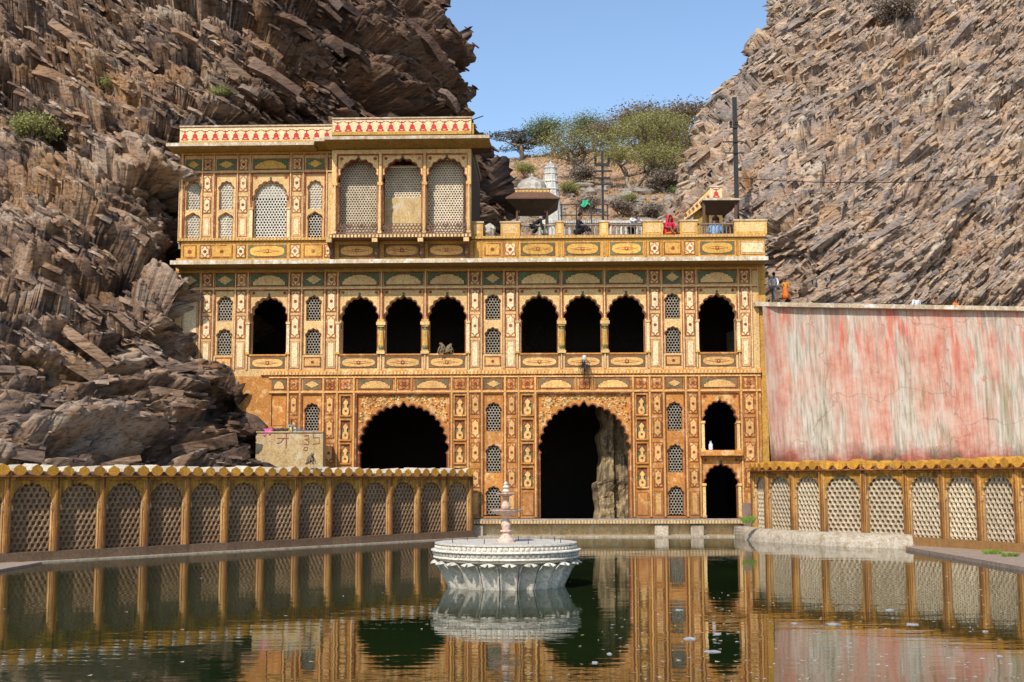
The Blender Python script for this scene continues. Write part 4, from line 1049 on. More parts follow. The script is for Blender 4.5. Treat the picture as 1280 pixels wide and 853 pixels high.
# ---- parapet band above the eave
zb0, zb1 = z_at(600, 325) - .1, z_at(600, 301.5)
mb = MB(); mb.box(X(226), X(957), -.30, .5, zb0, zb1, M['yellow']); mb.build('parapet_band', temple)
beaded(X(222), X(958), z_at(600, 301.5), z_at(600, 296.5), .42, 'yellow', 'cream', 'parapet_moulding', y=0)
zp0, zp1 = z_at(600, 322), z_at(600, 305.5)
for k, a, b in [('square', 231, 248), ('cart', 252, 265), ('square', 266, 293), ('cart', 297, 309), ('oval', 312, 360), ('cart', 364, 377), ('square', 381, 405), ('cart', 407, 415),
                ('square', 606, 626), ('cart', 631, 645), ('oval', 651, 694), ('oval', 706, 750), ('oval', 762, 803), ('cart', 811, 824), ('square', 829, 851), ('cart', 855, 868), ('oval', 874, 917), ('plain', 924, 955)]:
    o = panel(k, X(a, 315), X(b, 315), zp0, zp1, 'top', y=-.30)
for a in (593, 602, 629, 647, 699, 704.5, 755, 759, 806.5, 826.5, 853, 870.5, 920.5):
    rib(X(a, 315), zp0 - .05, zp1 + .08, .05, .035, 'yellow', y=-.30, name='short_moulding')
# terrace parapet blocks and rails
zt0, zt1 = z_at(600, 296.5), z_at(600, 280.5)
for a, b in ((590, 604), (626, 650), (694.6, 704.6), (749, 760), (803, 828), (849, 871), (917, 957.5)):
    mb = MB(); xa_, xb_ = X(a, 288), X(b, 288); mb.box(xa_, xb_, -.28, .18, zt0, zt1, M['yellow']); mb.box(xa_ - .04, xb_ + .04, -.32, .22, zt1, zt1 + .08, M['lip'])
    mb.box(xa_ + .1, xb_ - .1, -.30, -.27, zt0 + .1, zt1 - .08, M['cream'])
    mb.build('parapet_block', temple)
def balustrade(x0, x1, z0, z1, mat, y=-.05, parent=None, name='balustrade'):
    b = MB(); W = x1 - x0; n = max(3, int(W / .17)); m = M[mat]; h = z1 - z0
    b.box(0, W, -.06, .06, 0, .06, m); b.box(0, W, -.07, .07, h - .07, h, m)
    for k in range(n + 1):
        x = W * k / n; b.box(x - .022, x + .022, -.03, .03, .06, h * .6, m)
    for k in range(n - 1):       # interlaced little arches
        xa_ = W * k / n; xb_ = W * (k + 2) / n; pts = [(xa_ + (xb_ - xa_) * (.5 - .5 * math.cos(t * math.pi / 6)), -.02 + .02 * (k % 2), h * .58 + (h * .36) * math.sin(t * math.pi / 6)) for t in range(7)]
        b.tube(pts, .022, .022, m, 4)
    return b.build(name, parent or temple, (x0, y, z0))
for a, b in ((650, 694.6), (704.6, 749), (760, 803), (871, 917)): balustrade(X(a, 288), X(b, 288), zt0, zt1 - .06, 'rail_stone')
# terrace roof
zR = zt0 - .02
mb = MB(); mb.box(XL, X(957), .3, 26, zR - .4, zR, M['grey_stone']); mb.build('roof_terrace', temple)

# ---- top storey, left wing
TX = lambda p: X(p, 240)
TT = dict(fr1=z_at(320, 198.5), fr0=z_at(320, 213), ft=z_at(320, 217))
T3 = [('C', 231, 251.7), ('f', 254, 264.5), ('C', 270, 295), ('f', 298.5, 309.6), ('B', 315, 361), ('f', 365.5, 376.6), ('C', 381.8, 405.7)]
zT0 = zb1 + .02; zT1 = z_at(320, 190)
xTL, xTR = TX(223.6), TX(415)
th = []
for k, a, b in T3:
    if k in 'CB': th.append((TX(a), TX(b), z_at(320, 299.5), TT['ft']))
mb = MB(); wall_grid(mb, xTL, xTR, zT0, zT1 + .3, th, .6, lambda z: M['cream']); mb.build('upper_wall', temple)
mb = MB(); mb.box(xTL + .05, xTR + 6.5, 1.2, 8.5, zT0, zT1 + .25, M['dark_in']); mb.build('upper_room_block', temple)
mb = MB(); mb.box(xTL, xTR + 6.6, -.02, 9, zT1 + .3, zT1 + .55, M['grey_stone']); mb.build('upper_roof', temple)
for i, (k, a, b) in enumerate(T3):
    x0, x1 = TX(a), TX(b)
    if k == 'f':
        panel('flower', x0, x1, TT['fr0'], TT['fr1'], 'top')
        for t_, b_ in ((218.7, 240), (245.8, 266.7)): panel('cart', x0, x1, z_at(320, b_), z_at(320, t_), 'mid')
        panel('plain', x0, x1, z_at(320, 296), z_at(320, 271.6), 'mid')
    else:
        panel('mound' if k == 'B' else 'diamond', x0, x1, TT['fr0'], TT['fr1'], 'top')
        z0 = z_at(320, 299.5); red_frame(x0, x1, z0, TT['ft'] - .03)
        if k == 'C':
            w = TX(246.5) - TX(230.5); zb_ = z_at(320, 262); last = a > 380
            window(x0, x1, z_at(320, 226.5), zb_, w, 'cream', 'jali_white', H=TT['ft'] - zb_, back='jali_cream')
            window(x0, x1, z_at(320, 266), z_at(320, 298.7), w, 'cream', 'jali_white', H=zb_ - .002 - z_at(320, 298.7), back=None if last else 'jali_cream', n=3)
        else:
            w = TX(358) - TX(317.5)
            o = link('window', arch_mesh(x1 - x0 + .04, TT['ft'] - z0, w, z_at(320, 253) - z0, z_at(320, 226) - z0, 9, 0, .2, 'cream', 'rust', 'cream', ros=.1, key='bigwin', k=.25), temple, ((x0 + x1) / 2, .06, z0))
            zm = z_at(320, 247) - z0
            link('screen', jali_mesh(w + .1, zm, .15, .40, 'jali_white', .05, None, False), o, (0, .22, 0))
            link('upper_screen', jali_mesh(w + .1, z_at(320, 224) - z0 - zm, .15, .5, 'jali_white', .05, 'jali_cream', False), o, (0, .22, zm + .002))
            for s_ in (-1, 1): link('half_pillar', hmm, o, (s_ * (w / 2 + .12), -.02, 0))
for i in range(len(T3) - 1): rib((TX(T3[i][2]) + TX(T3[i + 1][1])) / 2, zT0 + .1, zT1, .06, .05, 'cream')
rib(TX(227.5), zT0 + .1, zT1, .12, .07, 'cream'); rib(TX(408.5), zT0 + .1, zT1, .06, .05, 'cream')
panel('flower', TX(410), TX(415.5), TT['fr0'], TT['fr1'], 'top')
hbar(xTL, xTR, TT['fr0'] - .14, .09, .06, 'cream'); hbar(xTL, xTR, zT1 - .14, .14, .09, 'yellow')
q1, q0 = F(320, 178.5, -1.2)[1], F(320, 182, -1.2)[1]
chajja(F(208, 190, -1.2)[0], F(392, 190, -1.2)[0], q0, q1, z_at(320, 193), 1.2)
chajja(F(392.5, 190, -1.2)[0], F(418, 190, -1.2)[0], q0 + .18, q1 + .2, z_at(320, 191), 1.2)
# painted parapet on top
def bell_mesh():
    b = MB()
    v = [(.17, -.02), (.19, .02), (.15, .06), (.115, .12), (.12, .19), (.095, .26), (.05, .30), (.022, .32), (.02, .40), (.05, .44), (.02, .46)]
    b.prism(v + [(-x, z) for x, z in v[::-1][1:]], -.02, .0, M['bell_red'])
    for s_ in (-1, 1): b.tube([(s_ * .02, -.01, .40), (s_ * .10, -.01, .42), (s_ * .17, -.01, .47), (s_ * .24, -.01, .48)], .02, .014, M['bell_red'], 4)
    b.prism([(x, z + .03) for x, z in poly_ngon(.09, .02, 6)], -.028, -.018, M['cream_pale']); return b.mesh('bell_motif')
BELL = bell_mesh()
def painted_parapet(x0, x1, z0, z1, n, y):
    b = MB(); b.box(x0, x1, y, y + .35, z0, z1, M['cream_pale']); b.box(x0 - .03, x1 + .03, y - .04, y + .39, z1, z1 + .07, M['lip']); b.box(x0, x1, y - .10, y, z0 - .02, z0 + .13, M['ochre'])
    b.box(x0 + .02, x1 - .02, y - .012, y + .01, z1 - .05, z1 - .02, M['rust'])
    o = b.build('painted_parapet', temple)
    for k in range(n):
        link('bell_motif', BELL, o, (x0 + (x1 - x0) * (k + .5) / n, y, z0 + .19 + (z1 - z0 - .75) * .3))
    return o
painted_parapet(X(225, 170), X(415, 170), z_at(320, 180) , z_at(320, 158.5), 15, -.02)
# ---- jharokha (projecting balcony pavilion)
YJ = -1.0
JX = lambda p: X(p, 240, YJ)
def JZ(py): return F(503, py, YJ)[1]
jx0, jx1 = JX(414.5), JX(588.6)
jh = [(JX(a), JX(b), JZ(292), JZ(193)) for a, b in ((422, 472.7), (477.6, 528), (533, 583.5))]
mb = MB(); jb = [(a - jx0, b - jx0, c, d) for a, b, c, d in jh]
wall_grid(mb, 0, jx1 - jx0, JZ(293), JZ(187), jb, .4, lambda z: M['cream'])
mb.box(jx1 - jx0 - .4, jx1 - jx0 - .001, .401, 8, JZ(293), JZ(187) - .01, M['shade_brown'])  # side face turned from the sun, its shade painted in as a dark colour
mb.build('balcony_wall', temple, (jx0, YJ, 0))
mb = MB(); zf = JZ(293); mb.box(jx0 + .3, jx1 - .42, YJ + 1.9, YJ + 2.2, zf, JZ(188), M['jali_back']); mb.box(jx0, jx1, YJ + .0, YJ + 8, zf - .2, zf, M['rail_brown']); mb.box(jx0, jx1 - .01, YJ + .41, YJ + 8, JZ(187), JZ(184.5), M['under'])
mb.build('balcony_room', temple)
for i, (a, b, c, d) in enumerate(jh):
    W = b - a; w = W * .92
    link('arch', arch_mesh(W + .02, d - c, w, JZ(229) - c, JZ(197.5) - c, 9, 0, .3, 'cream', 'rust', 'rust', ros=.1, key='jarch', k=.26), temple, ((a + b) / 2, YJ + .06, c))
    red_frame(a, b, c, d - .03, y=YJ)
    jh_ = JZ(194) - c
    if i == 1:
        s_ = link('screen', jali_mesh(W, JZ(200) - JZ(242), .135, .42, 'jali_cream', .05, 'rail_brown', False), temple, ((a + b) / 2, YJ + 1.05, JZ(242)))
        mb = MB(); mb.box(-W / 2, W / 2, 0, .1, 0, JZ(242) - c, M['tan_wall']); mb.build('blind_panel', temple, ((a + b) / 2, YJ + 1.0, c))
    else:
        link('screen', jali_mesh(W, jh_, .135, .42, 'jali_cream', .05, 'rail_brown', False), temple, ((a + b) / 2, YJ + .75, c))
    link('balcony_rail', jali_mesh(W, JZ(279) - c, .17, .3, 'rail_brown', .04, None, False), temple, ((a + b) / 2, YJ + .0, c))
for a in (419, 475.2, 530.7, 586):
    b_ = MB(); hh = JZ(229) - JZ(292)
    b_.box(-.09, .09, -.12, -.001, 0, .12, M['cream']); b_.lathe([(.07, .12), (.085, .3), (.06, hh - .2), (.08, hh - .12)], M['cream'], cy=-.07, seg=8); b_.box(-.12, .12, -.15, -.001, hh - .12, hh + .03, M['orange_pale']); b_.box(-.06, .06, -.05, -.001, hh + .03, JZ(190) - JZ(292), M['cream'])
    b_.build('pillar', temple, (JX(a), YJ, JZ(292)))
beaded(JX(413), JX(590), JZ(299), JZ(292.5), .22, 'rail_brown', 'cream', 'balcony_moulding', y=YJ)
for a in (417, 473, 529, 585):
    b_ = MB(); zt_ = JZ(299)
    b_.xprism([(0, 0), (-.3, .35), (-.38, .62), (YJ - .05, .80), (YJ - .05, .98), (0, .98)], -.10, .10, M['rail_brown']); b_.box(-.13, .13, YJ - .1, YJ + .15, .80, .985, M['cream'])
    b_.build('bracket', temple, (X(a, 310), -.28, zt_ - 1.0))
for a, b in ((425, 470), (481, 526), (536, 582)): panel('oval', X(a, 312), X(b, 312), zp0, zp1 - .03, 'low', y=-.31)
q1, q0 = F(503, 170.5, YJ - 1.1)[1], F(503, 173.8, YJ - 1.1)[1]
ch = chajja(F(405, 175, YJ - 1.1)[0], F(611.5, 175, YJ - 1.1)[0], q0, q1, JZ(187.5) , 1.1, y=YJ)
b_ = MB(); xe_ = F(611.5, 175, YJ - 1.1)[0]; zw_ = JZ(186)
b_.prism([(jx1, zw_ + .05), (xe_, q0 + .02), (xe_, q1), (jx1, zw_ + .32)], YJ + .001, .6, M['shade_brown'], back=True); b_.build('side_eave', temple)  # painted dark to stand for the shade under the side eave
painted_parapet(X(415.5, 160, YJ), X(589, 160, YJ), F(503, 168.5, YJ)[1], F(503, 148.5, YJ)[1], 13, YJ)
mb = MB(); mb.box(X(415.5, 160, YJ), X(589, 160, YJ), YJ + .36, 8, JZ(172), JZ(168), M['grey_stone']); mb.box(JX(588.5), JX(592), YJ + .1, YJ + .4, JZ(168), JZ(154), M['ochre']); mb.build('balcony_roof', temple)
mb = MB(); mb.tube([(0, 0, 0), (.55, -.05, .18)], .03, .025, M['iron']); mb.build('roof_spout', temple, (JX(590), YJ, JZ(151)))

# ============================================================ JALI WALLS ROUND THE TANK
PW = 1.77
def coping_mesh(face, top, d=.75):
    b = MB(); w = .25
    pr = [(0, 0), (w * .55, .05), (w * .98, .17), (w * .80, .29), (0, .40), (-w * .80, .29), (-w * .98, .17), (-w * .55, .05)]
    n = len(pr); ys = [0, d * .5, d]
    b.prism(pr, -.02, .0, M[face], M[face])
    vs = [(x, y, z + (.0 if y == 0 else -.0)) for y in ys for x, z in pr]; fs = []
    for l in range(2):
        for k in range(n): fs.append((l * n + k, (l + 1) * n + k, (l + 1) * n + (k + 1) % n, l * n + (k + 1) % n))
    b.add(vs, fs, M[top]); return b.mesh('coping_tile')
def jali_wall(pts, name, label, z0, ztop, mats, seed, basem, base_h=.31):
    """pts: polyline of post positions, left to right as seen from the tank; the wall's back is away from the tank"""
    r0 = empty(name, (pts[0][0], pts[0][1], z0)); tag(r0, label, 'wall')
    h = ztop - z0; hp0 = .32 if base_h else .02; hp1 = h - .40 - .13
    face, rev, jm, jb_, tf, tt = mats
    key = tuple(mats)
    w_open = PW * .82; zs = (hp1 - hp0) * .66
    pw = MB(); o1 = cusp(w_open, zs, hp1 - hp0 - .10, 9, 0, .24)
    pw.prism(arch_poly(PW - .14, hp1 - hp0 + .02, o1), -.0, .11, M[face], M[rev]); 
    for s_ in (-1, 1): pw.prism([(s_ * w_open / 2 + x, zs - .12 + z) for x, z in poly_ngon(.045, .11, 8)], -.04, .02, M[rev])
    am = pw.mesh('arch')
    jm_ = jali_mesh(w_open + .1, hp1 - hp0 - .02, .215, .34, jm, .07, jb_)
    po = MB(); po.box(-.085, .085, -.10, .2, 0, hp1, M[face]); po.box(-.115, -.087, -.04, .18, 0, hp1 - .02, M[rev]); po.box(.087, .115, -.04, .18, 0, hp1 - .02, M[rev]); po.box(-.03, .03, -.125, -.099, .02, hp1 - .04, M['rust'])
    pm_ = po.mesh('post')
    ct = coping_mesh(tf, tt); tot = 0
    P3 = [Vector((p[0] - pts[0][0], p[1] - pts[0][1], 0)) for p in pts]
    rr_ = random.Random(seed)
    for i in range(len(P3)):
        d = (P3[min(i + 1, len(P3) - 1)] - P3[max(i - 1, 0)]); a = math.atan2(d.y, d.x)
        link('post', pm_, r0, P3[i] + Vector((0, 0, hp0)), a)
        if i == len(P3) - 1: break
        d = P3[i + 1] - P3[i]; a = math.atan2(d.y, d.x); m_ = (P3[i] + P3[i + 1]) / 2; L_ = d.length; sx_ = L_ / PW
        o = link('arch', am, r0, m_ + Vector((0, 0, hp0)), a); o.scale = (sx_, 1, 1)
        o = link('pierced_screen', jm_, r0, m_ + Vector((0, 0, hp0)), a); o.scale = (sx_, 1, 1); o.location = m_ + Vector((-math.sin(a) * .19, math.cos(a) * .12, hp0))
        b = MB(); e = .10
        if base_h: b.box(-L_ / 2 - e * .3, L_ / 2 + e * .3, -.22 - .002 * (i % 2), .4, -.8, .318, M[basem])
        else: b.box(-L_ / 2, L_ / 2, -.1, .4, -.5, .0, M[basem])
        b.build('base_course', r0, m_, a)
        b = MB(); b.box(-L_ / 2, L_ / 2, -.09 - .001 * (i % 2), .42, 0, .10 + .0005 * (i % 2), M[face]); b.box(-L_ / 2, L_ / 2, -.26 - .001 * (i % 2), .45, .10, .15 + .0005 * (i % 2), M['rust']); b.box(-L_ / 2, L_ / 2, -.02, .45, .151, .30, M['wall_base']); b.build('beam', r0, m_ + Vector((0, 0, hp1)), a)
        for k in range(3):
            q = P3[i] + d * ((k + .5) / 3); j = rr_.uniform(-.02, .02)
            o = link('coping_tile', ct, r0, q + Vector((math.sin(a) * .20, -math.cos(a) * .20, h - .41 + j * .5)), a + rr_.uniform(-.05, .05))
            o.rotation_euler = (rr_.uniform(-.08, .05), rr_.uniform(-.09, .09), a + rr_.uniform(-.09, .09)); z_ = rr_.uniform(.9, 1.06); o.scale = (z_ * rr_.uniform(.93, 1.05), z_, z_)
    return r0
# left wall: straight, from beyond the frame on the left up to the facade
dl = Vector((0.640, 0.768)); B_ = Vector((-1.97, 59.0))
lp = [B_ - dl * PW * (15 - k) for k in range(16)]
jali_wall(lp, 'pierced_wall', 'long ochre parapet wall of brown pierced screens, left side of the tank below the cliff', .03, 3.27, ('wall_ochre', 'wall_ochre_pale', 'jali_brown', 'wall_base', 'tile_gold', 'tile_white'), 3, 'wall_base')
rp = [(10.51, 54.5), (10.74, 52.75), (11.47, 51.14), (12.30, 49.58), (13.61, 48.4), (14.88, 47.17), (15.70, 45.6), (16.43, 43.99), (17.11, 42.36), (17.8, 40.73), (18.5, 39.1)]
rp = [(x * 1.055, y * 1.055) for x, y in rp]
jali_wall([Vector(p) for p in rp], 'pierced_wall', 'bending golden parapet wall of cream pierced screens, right side of the tank below the red wall', .12, 3.50, ('wall_ochre', 'wall_ochre_pale', 'jali_cream', 'jali_back', 'tile_gold', 'tile_gold'), 4, 'wall_base_gold')
# ledges at the water
mb = MB()
def strip(mb, pts, y_off, z0, z1, m):
    n = len(pts)
    for i in range(n - 1):
        a, b = pts[i], pts[i + 1]
        mb.add([(a[0], a[1], z0), (b[0], b[1], z0), (b[0], b[1], z1), (a[0], a[1], z1)], [(0, 1, 2, 3)], m)
nl = Vector((dl.y, -dl.x))
e = [B_ - dl * PW * 15 + nl * .45, B_ + nl * .45]; f_ = [B_ - dl * PW * 15 - nl * .3, B_ - nl * .3]
mb.add([(e[0].x, e[0].y, .045), (e[1].x, e[1].y, .045), (f_[1].x, f_[1].y, .045), (f_[0].x, f_[0].y, .045), (e[0].x, e[0].y, -1), (e[1].x, e[1].y, -1)], [(0, 1, 2, 3), (4, 5, 1, 0)], M['plinth_pale'])
tag(mb.build('water_ledge'), kind='structure')
# curved pale quarter-round plinth under the right wall
px_edge = [(917, 671.5), (930, 674.5), (948, 677), (975, 679), (1004, 680.8), (1032, 682.5), (1060, 684), (1100, 685.3), (1142, 686.5)]
we = [atz(a, b, 0.0) for a, b in px_edge]
inner = [Vector((10.0, 56.3, 0)), Vector((10.3, 55.2, 0)), Vector((10.55, 53.6, 0)), Vector((10.9, 52.3, 0)), Vector((11.5, 51.0, 0)), Vector((12.3, 49.5, 0)), Vector((13.2, 48.7, 0)), Vector((14.1, 47.8, 0)), Vector((14.95, 47.0, 0))]
inner = [v * 1.05 for v in inner]
prof = [(-.1, -1.0), (0, 0), (.08, .18), (.22, .33), (.42, .45), (.7, .52), (1.15, .545)]
mb = MB(); vs = []; fs = []
for w_, q in zip(we, inner):
    for t, z in prof:
        p = w_.lerp(q, t if t < 1.1 else 1.2); vs.append((p.x, p.y, z))
np_ = len(prof)
for i in range(len(we) - 1):
    for k in range(np_ - 1): fs.append((i * np_ + k, (i + 1) * np_ + k, (i + 1) * np_ + k + 1, i * np_ + k + 1))
k = (len(we) - 1) * np_; vs.append((we[-1].x + .5, we[-1].y + .6, -.5)); fs.append(tuple(range(k, k + np_)) + (len(vs) - 1,))
mb.add(vs, fs, M['plinth_pale']); tag(mb.build('curved_plinth', smooth=False), kind='structure')
def paved(name, poly, z, m):
    b = MB(); n = len(poly); b.add([(x, y, z) for x, y in poly] + [(x, y, -1.2) for x, y in poly], [tuple(range(n))] + [(i, i + n, (i + 1) % n + n, (i + 1) % n) for i in range(n)], m)
    tag(b.build(name), kind='structure')
paved('right_walkway', [(15.1, -20), (40, -20), (40, 41), (18.1, 44.7), (17.1, 46.6), (16.35, 48.6), (15.6, 49.8), (15.1, 48.2)], .12, M['paving'])
paved('left_walkway', [(-40, -20), (-15.45, -20), (-15.45, 41.3), (-17.1, 41.3), (-19.5, 38.3), (-40, 38.3)], .06, M['paving'])
# ground behind the walls
paved('left_bank', [(-60, 20), (-31.5, 20), (B_.x - dl.x * 26 - .3, B_.y - dl.y * 26 + .6), (-2.2, 60.5), (-2.2, 66), (-60, 66)], 1.6, M['earth'])
paved('right_bank', [(11.2, 58.4), (11.8, 56.1), (12.7, 54.3), (13.5, 52.9), (14.9, 51.6), (16.1, 50.3), (17.1, 48.5), (17.9, 46.6), (20.3, 41.2), (60, 20), (60, 62), (10.9, 59.8)], 1.6, M['paving'])

# ============================================================ RED RETAINING WALL
def red_wall():
    r0 = empty('retaining_wall', (11.9, 59.4, 0)); tag(r0, 'tall flaking pink and grey limewashed retaining wall right of the temple front', 'wall')
    p0 = at(950, 384, 59.7); p1 = at(1500, 388, 62.8)
    a = math.atan2(p1.y - p0.y, p1.x - p0.x); L_ = (p1 - p0).length; zt = p0.z; b = MB()
    nx, nz = 150, 60; vs = []; fs = []
    for j in range(nz + 1):
        for i in range(nx + 1):
            x = L_ * i / nx; z = 1.2 + (zt - 1.2) * j / nz
            y = -.9 * (1 - (z - 1.2) / (zt - 1.2)) + .12 * float(vnoise(np.array([x * .35]), np.array([z * .25]), 5)[0]) + .03 * float(vnoise(np.array([x * 2.0]), np.array([z * .8]), 8)[0])
            if x < .9: y -= .35 * (1 - x / .9)
            vs.append((x, y, z - zt))
    for j in range(nz):
        for i in range(nx): k = j * (nx + 1) + i; fs.append((k, k + 1, k + nx + 2, k + nx + 1))
    b.add(vs, fs, M['red_wall'])
    w = b.mesh('wall_face', True); link('wall_face', w, r0, p0 - Vector((11.9, 59.4, 0)), a)
    c = MB(); n = 16
    for k in range(n):
        x0 = L_ * k / n - (.35 if k == 0 else 0); c_ = MB(); c_.box(0, L_ / n - .012 + (.35 if k == 0 else 0), -.34, .75, -.015, .19, M['lip']); link('coping_stone', c_.mesh('coping_stone'), r0, p0 - Vector((11.9, 59.4, 0)) + Vector((math.cos(a) * x0, math.sin(a) * x0, .01)), a)
    b = MB(); b.box(-.3, L_, .7, 4.5, -3, -.75, M['earth']); link('walkway_behind', b.mesh('m'), r0, p0 - Vector((11.9, 59.4, 0)), a)
red_wall()
# small plastered wall between cliff and temple above the left parapet wall
r0 = empty('plastered_wall', tuple(at(365, 600, 58.6))); tag(r0, 'small stained tan plastered wall with faded red lettering, wedged between the left cliff and the temple', 'wall')
c0 = at(320, 541, 58.6); c1 = at(404, 541, 58.6); b = MB(); W = c1.x - c0.x
b.box(0, W, 0, 1.0, -4.5, 0, M['tan_wall']); b.box(-.05, W, -.06, .5, 0, .06, M['tan_wall'])
o = b.build('wall_face', r0, c0 - r0.location)
def strokes(ch, parent, loc, s_, m):
    b = MB()
    for st in ch: b.tube([(x * s_, 0, z * s_) for x, z in st], .03, .026, m, 4)
    b.build('painted_letter', parent, loc)
T_ = [[(0, .55), (1.0, .55)], [(.0, .1), (.35, .2), (.55, .5)], [(.8, .95), (.8, -.3)], [(.55, 1.0), (1.1, 1.0)]]
T2 = [[(0, 1), (.7, 1)], [(.15, .75), (.5, .8), (.55, .5), (.2, .45), (.55, .3), (.5, 0), (.15, .05)], [(.2, -.2), (.1, -.45), (.4, -.5), (.45, -.25), (.2, -.2)]]
T3_ = [[(.7, 1), (.1, 1), (.1, .6), (.6, .6), (.65, .1), (.1, .05)]]
for ch, px, py in ((T_, 346, 556), (T2, 378, 556), (T3_, 390, 556)):
    p = at(px, py, 58.59) - r0.location; strokes(ch, r0, p, .55, M['ink'])

# ============================================================ LOTUS FOUNTAIN
fc = atz(632.5, 729, 0.0); fc.y = 32.4; fc.x = ray(632.5, 700).x / ray(632.5, 700).y * 32.4
ft = empty('lotus_fountain', (fc.x, fc.y, 0)); tag(ft, 'round white marble lotus basin with a pink tiered fountain on it, standing in the water', 'fountain')
b = MB(); b.lathe([(0, 1.105), (1.80, 1.12), (1.835, 1.115), (1.84, 1.085), (1.80, 1.06)], M['marble'], seg=72); b.build('basin_top', ft)
b = MB(); b.lathe([(1.78, 1.062), (1.775, .965), (1.90, .955), (1.935, .94), (1.935, .915), (1.88, .895), (1.84, .885), (1.82, .80), (1.87, .785), (1.88, .75), (1.80, .72), (1.72, .70), (1.73, .665), (1.62, .64), (1.55, .60), (1.30, .05), (1.38, -.5)], M['marble'], seg=72); b.build('basin_body', ft)
def petal_row(r0, z0, h, n, name, w):
    b = MB()
    for k in range(n):
        a = 2 * math.pi * k / n; ca, sa = math.cos(a), math.sin(a)
        sh = [(-.5, 1), (-.5, .45), (-.3, .15), (0, 0), (.3, .15), (.5, .45), (.5, 1)]
        vs = [((r0 + .03) * ca - x * w * sa, (r0 + .03) * sa + x * w * ca, z0 + z * h) for x, z in sh] + [((r0 - .05) * ca - x * w * sa, (r0 - .05) * sa + x * w * ca, z0 + z * h) for x, z in sh]
        n_ = len(sh); b.add(vs, [tuple(range(n_))[::-1]] + [(i, (i + 1) % n_, (i + 1) % n_ + n_, i + n_) for i in range(n_)][:n_], M['marble'])
        b.ball(((r0 + .035) * ca, (r0 + .035) * sa, z0 + h * .58), .022, .022, .03, M['marble'], 6, 4)
    o = b.build(name, ft); o['kind'] = 'stuff'
petal_row(1.785, .97, .085, 84, 'upper_leaf_band', .108); petal_row(1.835, .80, .085, 84, 'lower_leaf_band', .112)
def lotus_petal():
    b = MB(); nu, nv = 8, 18; vs = []; fs = []
    for j in range(nv + 1):
        t = j / nv
        s_ = max(0, (t - .70) / .30); rr = 1.36 + .25 * min(t, .70) / .70 + .33 * s_ ** .8; z = -.06 + .53 * min(t, .70) / .70 + .23 * math.sin(min(1, s_ * 1.15) * math.pi / 2) - .10 * max(0, s_ - .6)
        w = (.195 + .045 * t) * math.sqrt(max(.02, 1 - s_ ** 2.4 * .97)); dish = .16 * (1 - .55 * s_)
        for i in range(nu + 1):
            u = i / nu * 2 - 1; hollow = dish * (u * u)
            x = u * w; vs.append((x, -(rr + hollow - .05), z - .07 * s_ * u * u))
    for j in range(nv):
        for i in range(nu): k = j * (nu + 1) + i; fs.append((k, k + 1, k + nu + 2, k + nu + 1))
    b.add(vs, fs, M['marble'])
    k0 = len(b.v); n = len(vs)
    b.add([(x, y + .05, z - .02) for x, y, z in vs], [f[::-1] for f in fs], M['marble_low'])
    bd = [i for i in range(nu + 1)] + [j * (nu + 1) + nu for j in range(1, nv + 1)] + [nv * (nu + 1) + i for i in range(nu - 1, -1, -1)] + [j * (nu + 1) for j in range(nv - 1, 0, -1)]
    m_ = len(bd)
    for i in range(m_): p, q = bd[i], bd[(i + 1) % m_]; b.f.append((q, p, p + n, q + n)); b.m.append(0)
    return b.mesh('lotus_petal', True)
lm = lotus_petal()
for k in range(22): link('lotus_petal', lm, ft, (0, 0, 0), 2 * math.pi * k / 22 + .05)
b = MB(); b.lathe([(0.230, 1.10), (0.230, 1.16), (0.218, 1.17), (0.149, 1.24), (0.098, 1.32), (0.092, 1.36), (0.149, 1.38), (0.149, 1.41), (0.092, 1.43), (0.115, 1.50), (0.132, 1.56), (0.103, 1.66), (0.069, 1.74), (0.086, 1.77)], M['pink_stone'], seg=20)
st = b.build('fountain_stem', ft, smooth=False)
b = MB(); b.lathe([(0.081, 1.77), (0.184, 1.80), (0.333, 1.87), (0.414, 1.915), (0.420, 1.94), (0.391, 1.935), (0.230, 1.90), (0.000, 1.89)], M['pink_stone'], seg=32, flute=.012); b.build('lower_bowl', st)
b = MB(); b.lathe([(0.057, 1.89), (0.069, 1.93), (0.115, 1.97), (0.132, 2.03), (0.103, 2.10), (0.069, 2.15), (0.086, 2.2), (0.081, 2.24), (0.103, 2.27)], M['pink_stone'], seg=20); b.build('upper_stem', st)
b = MB(); b.lathe([(0.069, 2.27), (0.161, 2.30), (0.259, 2.345), (0.265, 2.365), (0.241, 2.36), (0.115, 2.33), (0, 2.33)], M['pink_stone'], seg=28, flute=.012); b.build('upper_bowl', st)
b = MB(); b.lathe([(0.057, 2.33), (0.063, 2.37), (0.098, 2.41), (0.069, 2.45), (0.057, 2.47), (0.092, 2.51), (0.063, 2.55), (0.046, 2.57), (0.063, 2.60), (0.023, 2.66)], M['marble'], seg=14); b.build('finial', st)
for a, r_0 in ((3.5, 1.45), (4.2, 1.1), (5.2, 1.2), (.35, 1.35), (1.2, .9), (5.9, 1.5), (2.4, 1.4), (.9, 1.5)):
    b = MB(); b.tube([(0, 0, 0), (0, 0, .12)], .014, .009, M['iron'], 6); b.build('water_jet', ft, (r_0 * math.cos(a), r_0 * math.sin(a), 1.11))

# ============================================================ BEHIND THE TERRACE
zr = at(640, 296.5, 60.3).z            # level people stand on
def W(px, py, Y): return at(px, py, Y)
